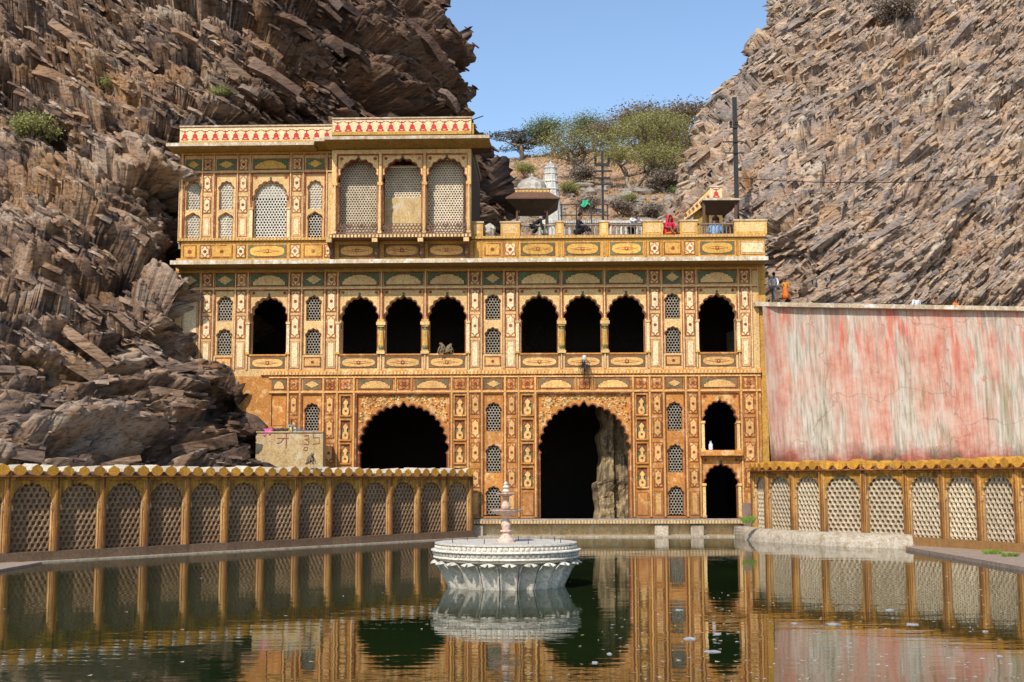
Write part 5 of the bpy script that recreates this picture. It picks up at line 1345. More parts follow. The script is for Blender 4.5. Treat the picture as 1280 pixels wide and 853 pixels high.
# domed kiosk
def kiosk():
    Y = 66.5; c = W(665, 284, Y); z0 = zR; k_ = Y / FPX
    r0 = empty('domed_kiosk', (c.x, Y, z0)); tag(r0, 'small open kiosk with a pale dome and brown sloping eaves on the terrace', 'pavilion')
    zz = lambda py: W(665, py, Y).z - z0
    hw = 19 * k_
    for sx_ in (-1, 1):
        for sy_ in (-1, 1):
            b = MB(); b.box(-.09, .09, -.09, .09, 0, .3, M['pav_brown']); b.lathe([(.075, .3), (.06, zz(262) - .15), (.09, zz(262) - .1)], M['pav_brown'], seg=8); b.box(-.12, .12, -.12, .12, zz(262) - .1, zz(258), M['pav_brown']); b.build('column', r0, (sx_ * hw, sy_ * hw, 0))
    for q in range(4):
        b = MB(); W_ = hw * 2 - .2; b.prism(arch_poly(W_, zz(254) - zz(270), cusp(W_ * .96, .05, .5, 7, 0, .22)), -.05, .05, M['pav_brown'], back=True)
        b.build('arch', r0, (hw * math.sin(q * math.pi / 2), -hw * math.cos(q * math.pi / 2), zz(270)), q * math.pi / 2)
    b = MB(); e = 33.5 * k_; ei = hw + .1; z1, z2, z3 = zz(256), zz(250.5), zz(245)
    v = [(-e, -e, z1), (e, -e, z1), (e, e, z1), (-e, e, z1), (-e, -e, z1 + .07), (e, -e, z1 + .07), (e, e, z1 + .07), (-e, e, z1 + .07), (-ei, -ei, z3), (ei, -ei, z3), (ei, ei, z3), (-ei, ei, z3), (-ei, -ei, zz(266)), (ei, -ei, zz(266)), (ei, ei, zz(266)), (-ei, ei, zz(266))]
    f = []
    for q in range(4): p = (q + 1) % 4; f += [(q, p, p + 4, q + 4), (q + 4, p + 4, p + 8, q + 8)]
    f += [(8, 9, 10, 11)]; b.add(v, f, M['pav_brown']); b.add(v, [(12, 13, 1, 0), (13, 14, 2, 1), (14, 15, 3, 2), (15, 12, 0, 3), (15, 14, 13, 12)], M['shade_brown']); b.build('sloping_eave', r0)  # underside faces coloured dark for the shade below the eave
    b = MB(); b.box(-ei, ei, -ei, ei, z3, zz(240.5), M['cream']); b.box(-ei - .05, ei + .05, -ei - .05, ei + .05, zz(241.3), zz(240), M['old_lime'])
    for q in range(9): x = -ei + .15 + q * (2 * ei - .3) / 8; b.box(x - .05, x + .05, -ei - .015, -ei, z3 + .03, zz(241.6), M['ochre'])
    b.build('drum', r0)
    zb = zz(240); H = zz(221) - zb; b = MB(); rd = 18.3 * k_
    b.lathe([(rd, zb), (rd * 1.05, zb + H * .2), (rd * 1.0, zb + H * .42), (rd * .84, zb + H * .62), (rd * .58, zb + H * .78), (rd * .30, zb + H * .9), (rd * .1, zb + H)], M['old_lime'], seg=24); d = b.build('dome', r0, smooth=True)
    b = MB(); b.lathe([(.12, zb + H * .97), (.16, zb + H * 1.02), (.06, zb + H * 1.06), (.09, zb + H * 1.1), (.02, zb + H * 1.2)], M['old_lime'], seg=10); b.build('finial', d)
kiosk()
def spire():
    Y = 80.0; c = W(688.5, 284, Y); z0 = 13.9; k_ = Y / FPX
    r0 = empty('temple_spire', (c.x, Y, z0)); tag(r0, 'tall white curved shrine spire rising behind the domed kiosk', 'shrine')
    zz = lambda py: W(688, py, Y).z - z0
    b = MB(); pr = []
    for py, hw in ((300, 16), (283, 15.2), (270, 14.2), (256, 13), (248, 12), (238, 10.8), (228, 9.6), (218, 8.6), (212, 8.0)): pr.append((hw * k_, zz(py)))
    seg = 24; vs = []; fs = []
    for r_1, z in pr:
        for q in range(seg):
            a = 2 * math.pi * q / seg + math.pi / 24; m_ = (1.0, .93, 1.0, .87, .95, .87)[q % 6]; vs.append((r_1 * m_ * math.cos(a), r_1 * m_ * math.sin(a), z))
    for i in range(len(pr) - 1):
        for q in range(seg): fs.append((i * seg + q, i * seg + (q + 1) % seg, (i + 1) * seg + (q + 1) % seg, (i + 1) * seg + q))
    fs.append(tuple((len(pr) - 1) * seg + q for q in range(seg))); b.add(vs, fs, M['lime_white'])
    for py in (248, 238, 228, 218): r_1 = np.interp(-py, [-283, -256, -238, -212], [15.2, 13, 10.8, 8.0]) * k_; b.lathe([(r_1 * 1.0, zz(py) - .05), (r_1 * 1.05, zz(py)), (r_1 * .98, zz(py) + .06)], M['lime_white'], seg=24)
    b.build('tower', r0)
    b = MB(); b.lathe([(7.4 * k_, zz(213)), (8.6 * k_, zz(211)), (8.6 * k_, zz(209.5)), (6.6 * k_, zz(208.5)), (7.2 * k_, zz(207.5)), (4 * k_, zz(205.8)), (1.6 * k_, zz(205))], M['lime_white'], seg=18, flute=.03); b.build('crown_ring', r0)
    b = MB(); b.lathe([(.08, zz(206)), (.15, zz(204.8)), (.06, zz(203.6)), (.02, zz(201.5))], M['lime_white'], seg=10); b.build('finial', r0)
spire()
def stair_house():
    Y = 67.0; k_ = Y / FPX; c = W(897, 284, Y); r0 = empty('stair_house', (c.x, Y, zR)); tag(r0, 'small roofed stair head with slanting painted parapet at the right end of the terrace', 'stair house')
    P_ = lambda px, py: (W(px, py, Y).x - c.x, W(px, py, Y).z - zR)
    b = MB(); xa_, z1 = P_(874, 257); xb_, _ = P_(920, 257); xi0, z2 = P_(885, 250); xi1, _ = P_(905, 250); d0, d1 = -1.3, 1.6
    v = [(xa_, d0, z1), (xb_, d0, z1), (xb_, d1, z1), (xa_, d1, z1), (xa_, d0, z1 + .1), (xb_, d0, z1 + .1), (xb_, d1, z1 + .1), (xa_, d1, z1 + .1), (xi0, -.3, z2 + .05), (xi1, -.3, z2 + .05), (xi1, .6, z2 + .05), (xi0, .6, z2 + .05)]
    f = []
    zl_ = P_(890, 270)[1]; u_ = MB(); u_.add([(xa_ + .02, d0 + .02, z1 + .01), (xb_ - .02, d0 + .02, z1 + .01), (xb_ - .02, d1, z1 + .01), (xa_ + .02, d1, z1 + .01), (xi0, -.3, zl_), (xi1, -.3, zl_), (xi1, .6, zl_), (xi0, .6, zl_)], [(0, 4, 5, 1), (1, 5, 6, 2), (2, 6, 7, 3), (3, 7, 4, 0), (4, 7, 6, 5)], M['shade_brown']); u_.build('eave_underside', r0)  # underside carries painted shade in its dark colour
    for q in range(4): p = (q + 1) % 4; f += [(q, p, p + 4, q + 4), (q + 4, p + 4, p + 8, q + 8)]
    b.add(v, f + [(8, 9, 10, 11)], M['lip']); b.build('sloping_eave', r0)
    b = MB(); (a, z3), (a2, z4) = P_(886.5, 251), P_(901, 236); b.box(a, a2, -.35, .6, z3, z4, M['cream_pale']); b.box(a - .04, a2 + .04, -.4, .65, z4, z4 + .07, M['lip']); bl = b.build('roof_block', r0)
    link('bell_motif', BELL, bl, ((a + a2) / 2, -.352, z3 + .12))
    b = MB(); q0, q1, q2, q3 = P_(886.3, 253), P_(886.3, 238), P_(856, 268), P_(854, 277)
    b.prism([q0, q1, q2, q3], -.3, -.05, M['cream'], back=True)
    for k in range(7):
        t = (k + .5) / 7; cx = q3[0] + (q0[0] - q3[0]) * t; cz = (q3[1] + q2[1]) / 2 + ((q0[1] + q1[1]) / 2 - (q3[1] + q2[1]) / 2) * t; b.prism([(cx + x, cz + z) for x, z in poly_ngon(.09, .13, 4)], -.315, -.30, M['rust'])
    b.build('slanting_parapet', r0)
    b = MB(); (a, z5), (a2, z6) = P_(886, 300), P_(902, 262); W_ = a2 - a
    b.prism([(x + (a + a2) / 2, z) for x, z in arch_poly(W_, z6 + .3, cusp(W_ * .6, z6 * .55, z6 * .9, 5, 0, .25))], -.2, .4, M['cream'], M['rust']); b.box(a, a2, .42, .6, 0, z6, M['tan_wall']); b.box(P_(868, 280)[0], a - .01, .1, .4, 0, z6, M['under']); b.build('arched_wall', r0)
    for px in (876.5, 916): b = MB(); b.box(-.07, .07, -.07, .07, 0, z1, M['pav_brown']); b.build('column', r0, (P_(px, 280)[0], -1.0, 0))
stair_house()
def pole(px, ytop, Y, arms, label, z0, r_=.1):
    c = W(px, ytop, Y); r0 = empty('utility_pole', (c.x, Y, z0)); tag(r0, label, 'utility pole')
    H = c.z - z0; b = MB(); b.box(-r_, r_, -r_ * .5, r_ * .5, 0, H, M['pole_iron']); b.box(-r_ * 1.6, r_ * 1.6, -r_ * .9, r_ * .9, 0, H * .25, M['pole_iron']); b.build('post', r0)
    for py, xl, xr, ins, t in arms:
        z = W(px, py, Y).z - z0; a, b2 = W(xl, py, Y).x - c.x, W(xr, py, Y).x - c.x
        b = MB(); b.box(a, b2, -.05 - r_ * .6, .02 - r_ * .6, z - t, z + t, M['pole_iron']); ar = b.build('cross_arm', r0)
        if ins:
            for x in (a + .06, b2 - .06):
                i_ = MB(); i_.lathe([(.05, 0), (.05, .12), (.10, .15), (.06, .22), (.10, .26), (.04, .36)], M['pole_iron'], seg=8); i_.build('insulator', ar, (x, -.08, z + t))
    return r0
pole(752.8, 189, 72, [(206.5, 743, 762, True, .09), (214.5, 743, 765, False, .05), (223, 744, 763, False, .055), (231, 742, 766, False, .05)], 'thin black power pole with four cross arms, left of the forked acacia', 13.8, .07)
pole(918, 122, 67.5, [(178, 903, 929, False, .03), (192, 906, 930, False, .03), (160, 912, 922, True, .03)], 'tall dark power pole against the right cliff beside the stair head', 13.8, .12)
b = MB(); p0 = W(918, 222, 67.5); p1 = W(1330, 211, 66.0)
pts = [p0.lerp(p1, t / 24) - Vector((0, 0, 1.15 * 4 * (t / 24) * (1 - t / 24) * .45)) for t in range(25)]
b.tube([q - p0 for q in pts], .022, .022, M['pole_iron'], 4); o = b.build('power_cable', None, p0); tag(o, 'thin dark cable sagging across the right cliff from the tall pole', 'cable')
b = MB(); p1 = W(1010, -8, 75); p0 = W(918, 124, 67.5); b.tube([(0, 0, 0), (p1 - p0) * .5 - Vector((0, 0, .4)), p1 - p0], .014, .014, M['pole_iron'], 4); o = b.build('power_cable', None, p0); tag(o, 'thin cable running up and right from the tip of the tall pole', 'cable')
# iron frame with cloths
def frame():
    Y = 69.0; c = W(700, 256, Y); r0 = empty('iron_frame', (c.x, Y, zR)); tag(r0, 'rusty open iron railing frame behind the terrace, right of the domed kiosk', 'railing')
    zt_ = c.z - zR; xs = [W(p, 256, Y).x - c.x for p in (702, 720.5, 739, 759.4)]
    for x in xs: b = MB(); b.box(-.035, .035, -.035, .035, 0, zt_, M['iron']); b.build('upright', r0, (x, 0, 0))
    for z in (zt_, zt_ - (268.7 - 254.7) / FPX * Y, 1.0): b = MB(); b.box(xs[0] - .1, xs[-1] + .1, -.065, -.037, z - .035, z + .03, M['iron']); b.build('rail', r0)
    q = MB(); rr_ = random.Random(4)
    for k in range(26): x = xs[0] + (xs[-1] - xs[0]) * k / 25; q.box(x - .012, x + .012, -.036, -.02, .2, zt_ - .9, M['iron'])
    o = q.build('thin_bars', r0); o['kind'] = 'stuff'
frame()
def cloth(px, py, Y, w, h, mat, label, name='cloth', cat='cloth', seed=1):
    rr_ = random.Random(seed); c = W(px, py, Y); b = MB(); n = 8; vs = []; fs = []
    for j in range(n + 1):
        for i in range(n + 1):
            u, v = i / n - .5, j / n; vs.append((u * w * (1 + .25 * math.sin(v * 5 + seed)), .08 * math.sin(u * 14 + v * 3) - .1 * v, -v * h * (1 + .3 * math.sin(u * 7 + seed))))
    for j in range(n):
        for i in range(n): k = j * (n + 1) + i; fs.append((k, k + n + 1, k + n + 2, k + 1))
    m_ = len(vs); bd = [i for i in range(n)] + [j * (n + 1) + n for j in range(n)] + [n * (n + 1) + i for i in range(n, 0, -1)] + [j * (n + 1) for j in range(n, 0, -1)]
    b.add(vs + [(x, y + .03, z) for x, y, z in vs], fs + [tuple(a + m_ for a in f[::-1]) for f in fs] + [(bd[i], bd[(i + 1) % len(bd)], bd[(i + 1) % len(bd)] + m_, bd[i] + m_) for i in range(len(bd))], M[mat]); o = b.build(name, None, c, smooth=True); tag(o, label, cat); return o
cloth(732, 250.5, 68.9, .45, .35, 'cloth_green', 'green rag hung over the top bar of the iron frame', seed=3)
cloth(755.5, 275.5, 60.2, .50, .35, 'cloth_pink', 'pink cloth bundled on the parapet block below the power pole', seed=5)
# white lattice fence further back
def lattice(px0, px1, py0, py1, Y, label):
    a, c = W(px0, py1, Y), W(px1, py1, Y); h = W(px0, py0, Y).z - 14.2; r0 = empty('white_fence', (a.x, Y, 14.2)); tag(r0, label, 'fence')
    L_ = c.x - a.x; b = MB(); b.box(0, L_, 0, .25, 0, h * .45, M['lime_white']); b.box(0, L_, -.02, .27, h - .15, h, M['lime_white']); b.build('wall', r0)
    n = int(L_ / .32)
    for k in range(n + 1): b = MB() if k == 0 else b; 
    m_ = MB(); m_.box(-.06, .06, .04, .2, h * .45, h - .15, M['lime_white']); mm = m_.mesh('baluster')
    for k in range(n + 1): link('baluster', mm, r0, (L_ * k / n, 0, 0))
lattice(686, 880, 276, 292, 77, 'low white baluster fence along the back of the terrace')
# watch tower far left
p = W(605.5, 216, 110); r0 = empty('watchtower', (p.x, 110, p.z - 2)); tag(r0, 'tiny pale stone watchtower peeping out beside the balcony eave', 'tower')
b = MB(); b.box(-.9, .35, -.6, .6, 0, 2.6, M['lime_white']); b.build('wall', r0)
b = MB()
for sx_ in (-.2, .2):
    for sy_ in (-.2, .2): b.box(sx_ - .05 + .25, sx_ + .05 + .25, sy_ - .05, sy_ + .05, 2.6, 3.1, M['lime_white'])
b.box(-.05, .55, -.3, .3, 3.1, 3.2, M['lime_white']); b.lathe([(.25, 3.2), (.2, 3.35), (.03, 3.5)], M['lime_white'], cx=.25, seg=10); b.build('turret', r0)
b = MB(); rr_ = random.Random(6); b.ball((0, 0, .32), .30, .25, .36, M['old_lime'], 9, 7)
b.v = [(x + rr_.uniform(-.05, .05), y + rr_.uniform(-.05, .05), z + rr_.uniform(-.06, .04)) for x, y, z in b.v]; o = b.build('boulder', None, at(611.5, 296.5, 60.3)); tag(o, 'pale grey boulder sitting in the gap of the parapet beside the balcony', 'boulder')

# ============================================================ PEOPLE AND MONKEY
def skin(name, verts, edges, radii, mat, parent, root=0, sub=1):
    me = bpy.data.meshes.new(name); me.from_pydata([tuple(v) for v in verts], edges, []); me.materials.append(M[mat])
    o = link(name, me, parent); md = o.modifiers.new('skin', 'SKIN'); md.use_smooth_shade = True
    for i, v in enumerate(me.skin_vertices[0].data if me.skin_vertices else []): v.radius = radii[i] if isinstance(radii[i], tuple) else (radii[i],) * 2; v.use_root = (i == root)
    if not me.skin_vertices:
        ob = o
    s_ = o.modifiers.new('sub', 'SUBSURF'); s_.levels = sub; s_.render_levels = sub
    return o
def add_skin_layer(me):
    bm = bmesh.new(); bm.from_mesh(me); bm.verts.layers.skin.verify(); bm.to_mesh(me); bm.free()
def skin2(name, verts, edges, radii, mat, parent, root=0, sub=1):
    bm = bmesh.new(); lay = bm.verts.layers.skin.verify(); vs = [bm.verts.new(v) for v in verts]
    for a, b in edges: bm.edges.new((vs[a], vs[b]))
    for i, v in enumerate(vs): rr = radii[i]; v[lay].radius = rr if isinstance(rr, tuple) else (rr, rr); v[lay].use_root = (i == root)
    me = bpy.data.meshes.new(name); bm.to_mesh(me); bm.free(); me.materials.append(M[mat])
    o = link(name, me, parent); md = o.modifiers.new('skin', 'SKIN'); md.use_smooth_shade = True
    s_ = o.modifiers.new('sub', 'SUBSURF'); s_.levels = sub; s_.render_levels = sub
    return o
POSE = {   # metres, facing -y; pelvis chest neck head | shoulder elbow wrist | hip knee ankle toe
    'stand': dict(pel=(0, 0, .92), che=(0, 0, 1.25), nec=(0, -.01, 1.47), hea=(0, -.03, 1.62), sh=(.19, 0, 1.40), el=(.24, .03, 1.12), wr=(.25, -.06, .87), hi=(.10, 0, .88), kn=(.11, -.03, .48), an=(.11, .02, .08), to=(.12, -.16, .04)),
    'walk': dict(pel=(0, 0, .92), che=(0, -.03, 1.25), nec=(0, -.05, 1.47), hea=(0, -.09, 1.62), sh=(.19, -.03, 1.40), el=(.27, .06, 1.14), wr=(.30, -.12, .95), hi=(.10, 0, .88), kn=(.11, -.16, .50), an=(.11, .02, .10), to=(.12, -.14, .04)),
    'sit': dict(pel=(0, 0, .12), che=(0, -.05, .45), nec=(0, -.10, .66), hea=(0, -.14, .81), sh=(.19, -.08, .60), el=(.27, -.16, .34), wr=(.20, -.38, .30), hi=(.10, -.02, .12), kn=(.20, -.40, .36), an=(.16, -.52, .06), to=(.16, -.66, .04)),
    'lean': dict(pel=(0, 0, .90), che=(0, -.18, 1.18), nec=(0, -.34, 1.34), hea=(0, -.46, 1.42), sh=(.19, -.26, 1.28), el=(.36, -.42, 1.14), wr=(.16, -.58, 1.10), hi=(.10, 0, .86), kn=(.11, -.04, .47), an=(.11, .03, .08), to=(.12, -.15, .04)),
    'crouch': dict(pel=(0, .1, .50), che=(.0, -.18, .70), nec=(0, -.36, .80), hea=(0, -.48, .84), sh=(.18, -.28, .76), el=(.24, -.36, .46), wr=(.2, -.42, .2), hi=(.10, .1, .46), kn=(.18, -.14, .38), an=(.15, .12, .08), to=(.15, -.06, .04))}
def person(label, loc, rz, pose, shirt, trousers, shawl=None, scale=1.0, sleeves=True, skirt=None, group=None):
    q = POSE[pose]; r0 = empty('person', loc, rz); r0.scale = (scale,) * 3; tag(r0, label, 'person', group)
    V = [Vector(q[k]) for k in ('pel', 'che', 'nec', 'hea')]; E = [(0, 1), (1, 2), (2, 3)]; Rr = [(.13, .10), (.135, .095), .052, (.078, .095)]
    hd = V[3]; V.append(hd + Vector((0, -.01, .09))); E.append((3, 4)); Rr.append((.055, .065))
    asym = 1 if pose not in ('walk',) else -1
    for s_ in (-1, 1):
        f = lambda k: Vector((q[k][0] * s_, q[k][1] * (1 if s_ > 0 else asym) if k in ('kn', 'an', 'to', 'el', 'wr') else q[k][1], q[k][2]))
        b0 = len(V); V += [f('sh'), f('el'), f('wr')]; E += [(1, b0), (b0, b0 + 1), (b0 + 1, b0 + 2)]; Rr += [.052, .040, .026]
        d = (f('wr') - f('el')).normalized(); side = Vector((-s_, 0, 0)); palm = f('wr') + d * .07; pi_ = len(V); V.append(palm); E.append((b0 + 2, pi_)); Rr.append((.032, .018))
        for k, ln in enumerate((.07, .08, .075, .06)):
            a = len(V); off = Vector((0, (k - 1.5) * .02, 0)); V += [palm + off + d * .035, palm + off + d * ln + Vector((0, -.02, 0))]; E += [(pi_, a), (a, a + 1)]; Rr += [.010, .008]
        a = len(V); V += [palm - d * .03 + Vector((0, -.04, 0)), palm + Vector((0, -.055, 0))]; E += [(pi_, a), (a, a + 1)]; Rr += [.011, .009]
        b0 = len(V); V += [f('hi'), f('kn'), f('an'), f('to')]; E += [(0, b0), (b0, b0 + 1), (b0 + 1, b0 + 2), (b0 + 2, b0 + 3)]; Rr += [.085, .055, .038, (.042, .028)]
    body = skin2('body', V, E, Rr, 'skin', r0)
    S_ = [Vector(q['pel']) + Vector((0, 0, -.03)), Vector(q['che']), Vector(q['nec']) - Vector((0, 0, .05))]; SE = [(0, 1), (1, 2)]; SR = [(.155, .125), (.16, .12), .075]
    for s_ in (-1, 1):
        f = lambda k: Vector((q[k][0] * s_, q[k][1] * (1 if s_ > 0 else asym) if k in ('el', 'wr') else q[k][1], q[k][2]))
        b0 = len(S_); S_ += [f('sh'), f('el')]; SE += [(1, b0), (b0, b0 + 1)]; SR += [.075, .062]
        if sleeves: S_.append(f('el').lerp(f('wr'), .85)); SE.append((b0 + 1, b0 + 2)); SR.append(.045)
    skin2('shirt', S_, SE, SR, shirt, r0)
    if trousers:
        S_ = [Vector(q['pel']) + Vector((0, 0, .04))]; SE = []; SR = [(.15, .12)]
        for s_ in (-1, 1):
            f = lambda k: Vector((q[k][0] * s_, q[k][1] * (1 if s_ > 0 else asym) if k != 'hi' else q[k][1], q[k][2]))
            b0 = len(S_); S_ += [f('hi'), f('kn'), f('kn').lerp(f('an'), .9)]; SE += [(0, b0), (b0, b0 + 1), (b0 + 1, b0 + 2)]; SR += [.11, .082, .062]
        skin2('trousers', S_, SE, SR, trousers, r0)
    b = MB(); b.ball((hd.x, hd.y + .025, hd.z + .05), .092, .098, .105, M['hair'], 10, 7)
    b.v = [(x, y, max(z, hd.z + (.05 if y < hd.y - .03 else -.06))) for x, y, z in b.v]; b.build('hair', r0, smooth=True)
    b = MB(); 
    for s_ in (-1, 1): b.ball((s_ * .032, hd.y - .085, hd.z + .035), .012, .008, .008, M['hair'], 6, 4)
    b.ball((0, hd.y - .095, hd.z + .01), .014, .018, .022, M['skin'], 6, 5); b.build('face', r0)
    if shawl:
        b = MB(); n = 12; vs = []; fs = []; top = hd.z + .16
        for j in range(9):
            t = j / 8; z = top - t * (top - max(.05, q['pel'][2] - .05)); rr = .06 + .09 * min(1, t * 4) + .14 * max(0, t - .25)
            cx = hd.x + (q['pel'][0] - hd.x) * t; cy = hd.y + (q['pel'][1] - hd.y) * t + .02
            for k in range(n): a = .9 + (2 * math.pi - 1.8) * k / (n - 1) - math.pi / 2; vs.append((cx + rr * math.cos(a) * 1.1, cy + rr * math.sin(a), z))
        for j in range(8):
            for k in range(n - 1): fs.append((j * n + k, j * n + k + 1, (j + 1) * n + k + 1, (j + 1) * n + k))
        b.add(vs, fs, M[shawl]); o = b.build('shawl', r0, smooth=True); o.modifiers.new('t', 'SOLIDIFY').thickness = .02
    if skirt:
        b = MB(); pz = q['pel']; b.lathe([(.14, pz[2] + .05), (.2, pz[2] - .1), (.27, max(.1, pz[2] * .4)), (.33, .03)], M[skirt], cx=0, cy=-.12 if pose == 'sit' else 0, seg=16, flute=.04); b.build('skirt', r0, smooth=True)
    return r0
zf_ = zR
def pt(px, Y, z): p = at(px, 290, Y); return (p.x, Y, z)
g = 'people on the terrace'
edge = at(700, 296.5, 60.1).z
person('person in black clothes sitting hunched on the balustrade below the iron frame', pt(722, 59.95, edge + .03), 1.2, 'sit', 'cloth_black', 'cloth_black', scale=1.22)
person('dark-clad person bending down at the balustrade below the domed kiosk', pt(668, 60.0, edge + .03), 1.5, 'crouch', 'cloth_black', 'cloth_black', scale=1.05)
person('child with black hair sitting low next to the bending person', pt(679, 60.0, edge + .03), .2, 'sit', 'cloth_green', 'cloth_grey', scale=.62)
person('person in a loose white shirt leaning over the balustrade on crossed arms', pt(790, 60.65, edge - .42), .5, 'lean', 'cloth_white', 'cloth_black', scale=1.08)
person('woman in a bright red headscarf and orange dress sitting in the parapet gap', pt(836, 59.95, edge + .03), .5, 'sit', 'cloth_red', None, shawl='cloth_red', skirt='cloth_orange', scale=1.05)
person('person in a light blue shirt seen from behind near the stair head', pt(893, 60.55, edge - .1), 2.9, 'sit', 'cloth_blue', 'cloth_jeans', scale=1.3)
person('man in a pale shirt and grey trousers walking behind the red wall', pt(965, 61.9, at(965, 380, 61.9).z), 2.4, 'walk', 'cloth_white', 'cloth_grey', scale=.92)
person('small figure in saffron cloth on the path beyond the walking man', pt(980, 64.2, at(980, 374, 64.2).z), 2.6, 'walk', 'cloth_saffron', None, skirt='cloth_orange', scale=.62)
top_h = at(1145, 366, 61.9).z
person('black-haired head and white collar above the red wall, leftmost of three heads', (at(1145, 366, 61.9).x, 61.9, top_h - 1.79), .4, 'stand', 'cloth_white', 'cloth_grey')
person('black hair showing above the red wall, middle of three heads', (at(1174, 371, 61.5).x, 62.0, at(1174, 371, 62).z - 1.79), 0, 'stand', 'cloth_black', 'cloth_grey')
person('person with head just showing above the red wall, rightmost of three heads', (at(1199, 370, 61.5).x, 62.0, at(1199, 370, 62).z - 1.79), .7, 'stand', 'cloth_orange', 'cloth_grey')
person('person in grey sitting on top of the plastered wall by the left cliff', tuple(at(363.5, 541, 58.9)), .6, 'sit', 'cloth_grey', 'cloth_yellow', scale=.62)
b = MB(); b.box(-.45, .5, -.12, .15, 0, .12, M['cloth_jeans']); b.v = [(x, y, z + .05 * math.sin(x * 9)) for x, y, z in b.v]; o = b.build('blanket', None, at(376, 540, 58.8)); tag(o, 'folded blue blanket lying on the plastered wall', 'blanket')
cloth(336, 536, 58.7, .5, .3, 'cloth_pink', 'small pinkish cloth at the left end of the plastered wall top', seed=9)
b = MB(); rr_ = random.Random(2)
for k in range(7): b.ball((-.75 + k * .22, rr_.uniform(-.03, .03), .09), .15, .12, .11 + rr_.uniform(0, .06), M['iron'], 8, 5)
o = b.build('sack_row', None, at(349, 541, 58.9)); tag(o, 'row of dark lumpy sacks along the plastered wall top', 'sacks'); o['kind'] = 'stuff'
# monkey on the sill
def monkey(label, loc, rz, s_):
    r0 = empty('macaque', loc, rz); r0.scale = (s_,) * 3; tag(r0, label, 'monkey', 'monkeys')
    V = [(0, .10, .12), (0, .06, .30), (0, -.04, .42), (0, -.12, .50), (0, -.20, .47), (.10, -.04, .38), (.13, -.14, .22), (.09, -.22, .05), (.09, -.27, .02), (-.10, -.04, .38), (-.13, -.14, .22), (-.09, -.22, .05), (-.09, -.27, .02),
         (.09, .08, .12), (.17, -.08, .24), (.13, -.02, .04), (.13, -.14, .02), (-.09, .08, .12), (-.17, -.08, .24), (-.13, -.02, .04), (-.13, -.14, .02), (0, .2, .06), (.1, .34, .03), (.26, .38, .02), (.4, .34, .03)]
    E = [(0, 1), (1, 2), (2, 3), (3, 4), (2, 5), (5, 6), (6, 7), (7, 8), (2, 9), (9, 10), (10, 11), (11, 12), (0, 13), (13, 14), (14, 15), (15, 16), (0, 17), (17, 18), (18, 19), (19, 20), (0, 21), (21, 22), (22, 23), (23, 24)]
    Rr = [.12, .13, .10, .075, .04, .05, .035, .025, .02, .05, .035, .025, .02, .07, .055, .03, .022, .07, .055, .03, .022, .03, .02, .016, .012]
    skin2('body', V, E, Rr, 'fur', r0); b = MB()
    for k in (-1, 1): b.ball((k * .075, -.10, .53), .02, .01, .026, M['skin'], 6, 5)
    b.build('ears', r0)
sp = at(553, 443, 59.9); sp2 = at(561, 443, 59.9)
monkey('grey brown monkey hunched on the window sill, head to the left', (sp.x, sp.y + .05, z_at(553, 443) + .01), -.9, 1.0)
monkey('grey brown monkey pressed against its neighbour on the window sill, back turned', (sp2.x, sp2.y + .1, z_at(553, 443) + .01), 2.2, .95)
monkey('small monkey climbing on the coping of the left parapet wall below the plastered wall', tuple(at(388, 581, 51.2)), 1.2, .9)
# wall lamp over the middle arch
lp_ = empty('wall_lamp', tuple(FR @ Vector((X(730, 455), -.12, z_at(730, 455))) + F0), TH); tag(lp_, 'old bracket lamp with a pale globe and dark drooping garland above the middle arch', 'lamp')
b = MB(); b.tube([(0, .1, -.5), (0, -.25, -.15), (0, -.45, .05)], .025, .02, M['iron'], 6); b.build('bracket', lp_)
b = MB(); b.ball((0, -.45, .22), .13, .13, .16, M['glass_lamp'], 12, 8); b.build('globe', lp_, smooth=True)
b = MB(); rr_ = random.Random(12)
for k in range(90):
    a = rr_.uniform(0, 6.28); e = rr_.uniform(.1, .42); b.tube([(0, -.4, -.1), (e * .6 * math.cos(a), -.4 + e * .6 * math.sin(a), -.05 + rr_.uniform(-.25, .15)), (e * math.cos(a), -.4 + e * math.sin(a), -.2 + rr_.uniform(-.35, .2))], .012, .006, M['iron'], 3)
b.tube([(0, -.3, -.1), (0, -.2, -.5), (0, -.12, -.95)], .03, .012, M['iron'], 4); o = b.build('garland', lp_); o['kind'] = 'stuff'
# bottle in the small upper arch
p = FR @ Vector((X(888, 564), -.15, z_at(888, 565) + .08)) + F0; b = MB(); b.lathe([(.09, 0), (.10, .05), (.10, .26), (.05, .33), (.05, .38)], M['cloth_white'], seg=10); b.lathe([(.055, .38), (.055, .43)], M['cloth_blue'], seg=10); o = b.build('water_jug', None, p); tag(o, 'small white jug with a blue cap on the slab of the upper right arch', 'jug')

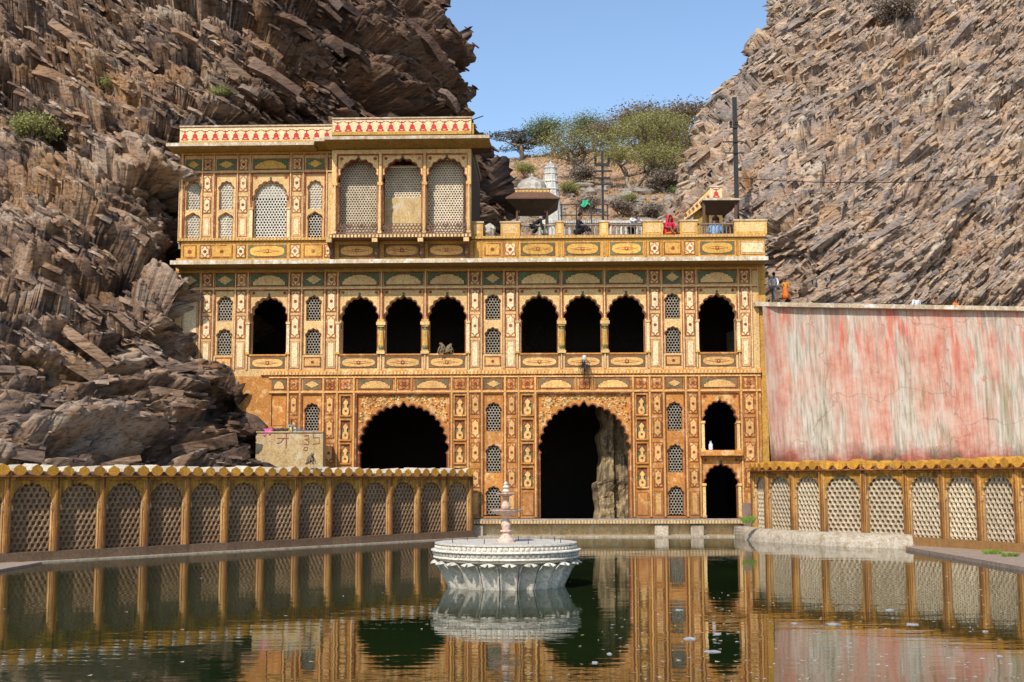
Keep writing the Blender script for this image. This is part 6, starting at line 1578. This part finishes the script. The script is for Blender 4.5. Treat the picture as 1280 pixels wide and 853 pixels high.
# ============================================================ THINGS ON THE WATER
def scrap(loc, s_, seed, mat, rz):
    rr_ = random.Random(seed); b = MB(); n = 9; top = [(math.cos(2 * math.pi * k / n) * rr_.uniform(.5, 1.1) * s_, math.sin(2 * math.pi * k / n) * rr_.uniform(.3, .8) * s_ * 1.3) for k in range(n)]
    top = [(x * .68, y * .68) for x, y in top]; s_ *= .68
    vs = [(x, y, .008 + rr_.uniform(0, .012)) for x, y in top] + [(x * 1.05, y * 1.05, -.01) for x, y in top] + [(rr_.uniform(-.1, .1) * s_, 0, .02 + .02 * rr_.random())]
    b.add(vs, [(k, (k + 1) % n, 2 * n) for k in range(n)] + [(k, k + n, (k + 1) % n + n, (k + 1) % n) for k in range(n)], M[mat]); return b.build('floating_scrap', None, loc, rz)
for k, (px, py, s_, lab) in enumerate(((862, 799, .16, 'crumpled pale plastic scrap floating left of the bluish one, middle of the water'), (891, 815, .22, 'largest bluish white plastic scrap floating near the bottom'), (897, 793, .13, 'thin flat scrap floating just above the bluish one'),
                                  (1041, 781, .22, 'grey white scrap floating in front of the right pierced wall, third from the right'), (1112, 763, .14, 'small white scrap floating close below the right pierced wall'), (1139, 781, .2, 'brownish grey floating scrap below the sixth right wall panel'),
                                  (1231, 790, .09, 'tiny white floating scrap, far right'), (848, 763, .16, 'pale scrap floating right of the dark arch reflection'), (993, 780, .13, 'long thin white scrap left of the grey white one'), (1249, 821, .09, 'small white scrap at the lower right edge of the water'), (744, 829, .10, 'tan leaf-like scrap at the bottom, below the middle arch reflection'), (762, 818, .08, 'small pale scrap just right of the tan one'))):
    o = scrap(atz(px, py, 0), s_, k, 'scrap', k); tag(o, lab, 'litter', 'scraps floating on the tank')
b = MB(); rr_ = random.Random(31)
for k in range(380):
    px = rr_.choice((rr_.uniform(640, 1280), rr_.uniform(760, 1280), rr_.uniform(0, 640) if k % 4 == 0 else rr_.uniform(700, 1280))); py = 715 + 138 * rr_.random() ** .9; p = atz(px, py, 0); s_ = rr_.uniform(.01, .035)
    if abs(p.x) > 14.8 or (p - Vector((fc.x, fc.y, 0))).length < 2: continue
    a = rr_.uniform(0, 3.1); b.add([(p.x + s_ * math.cos(a + q * 2.1) * 1.6, p.y + s_ * math.sin(a + q * 2.1), .006 + (.01 if q == 0 else 0)) for q in range(3)], [(0, 1, 2)], M['leaf_fallen' if k % 3 else 'scrap'])
tag(b.build('floating_leaves'), kind='stuff')
# weeds at the wall feet
def weed(loc, seed, lab, n=60, h=.35):
    rr_ = random.Random(seed); r0 = MB()
    for k in range(n):
        a = rr_.uniform(0, 6.28); e = rr_.uniform(.02, .25); q = (math.cos(a) * e, math.sin(a) * e * .5); hh = h * rr_.uniform(.4, 1)
        r0.add([(q[0] - .02, q[1], 0), (q[0] + .02, q[1], 0), (q[0] * 1.6 + .05, q[1] * 1.6, hh), (q[0] * 1.4 - .05, q[1] * 1.5, hh * .6)], [(0, 1, 2), (0, 2, 3)], M['leaf_fresh'])
    tag(r0.build('weed', None, loc), lab, 'weed', 'weeds at the walls')
weed(tuple(at(936, 654, 55.6)), 1, 'green weed growing where the right pierced wall meets the temple'); weed(tuple(atz(1240, 693, .12)), 2, 'small weed at the foot of the right wall near the photo edge', 50, .2)
weed(tuple(atz(1262, 696, .12)), 3, 'low spreading weed on the right walkway, rightmost', 50, .15)
weed(tuple(atz(308, 686, .05)), 5, 'tiny yellow green weed on the ledge of the left wall', 20, .12)
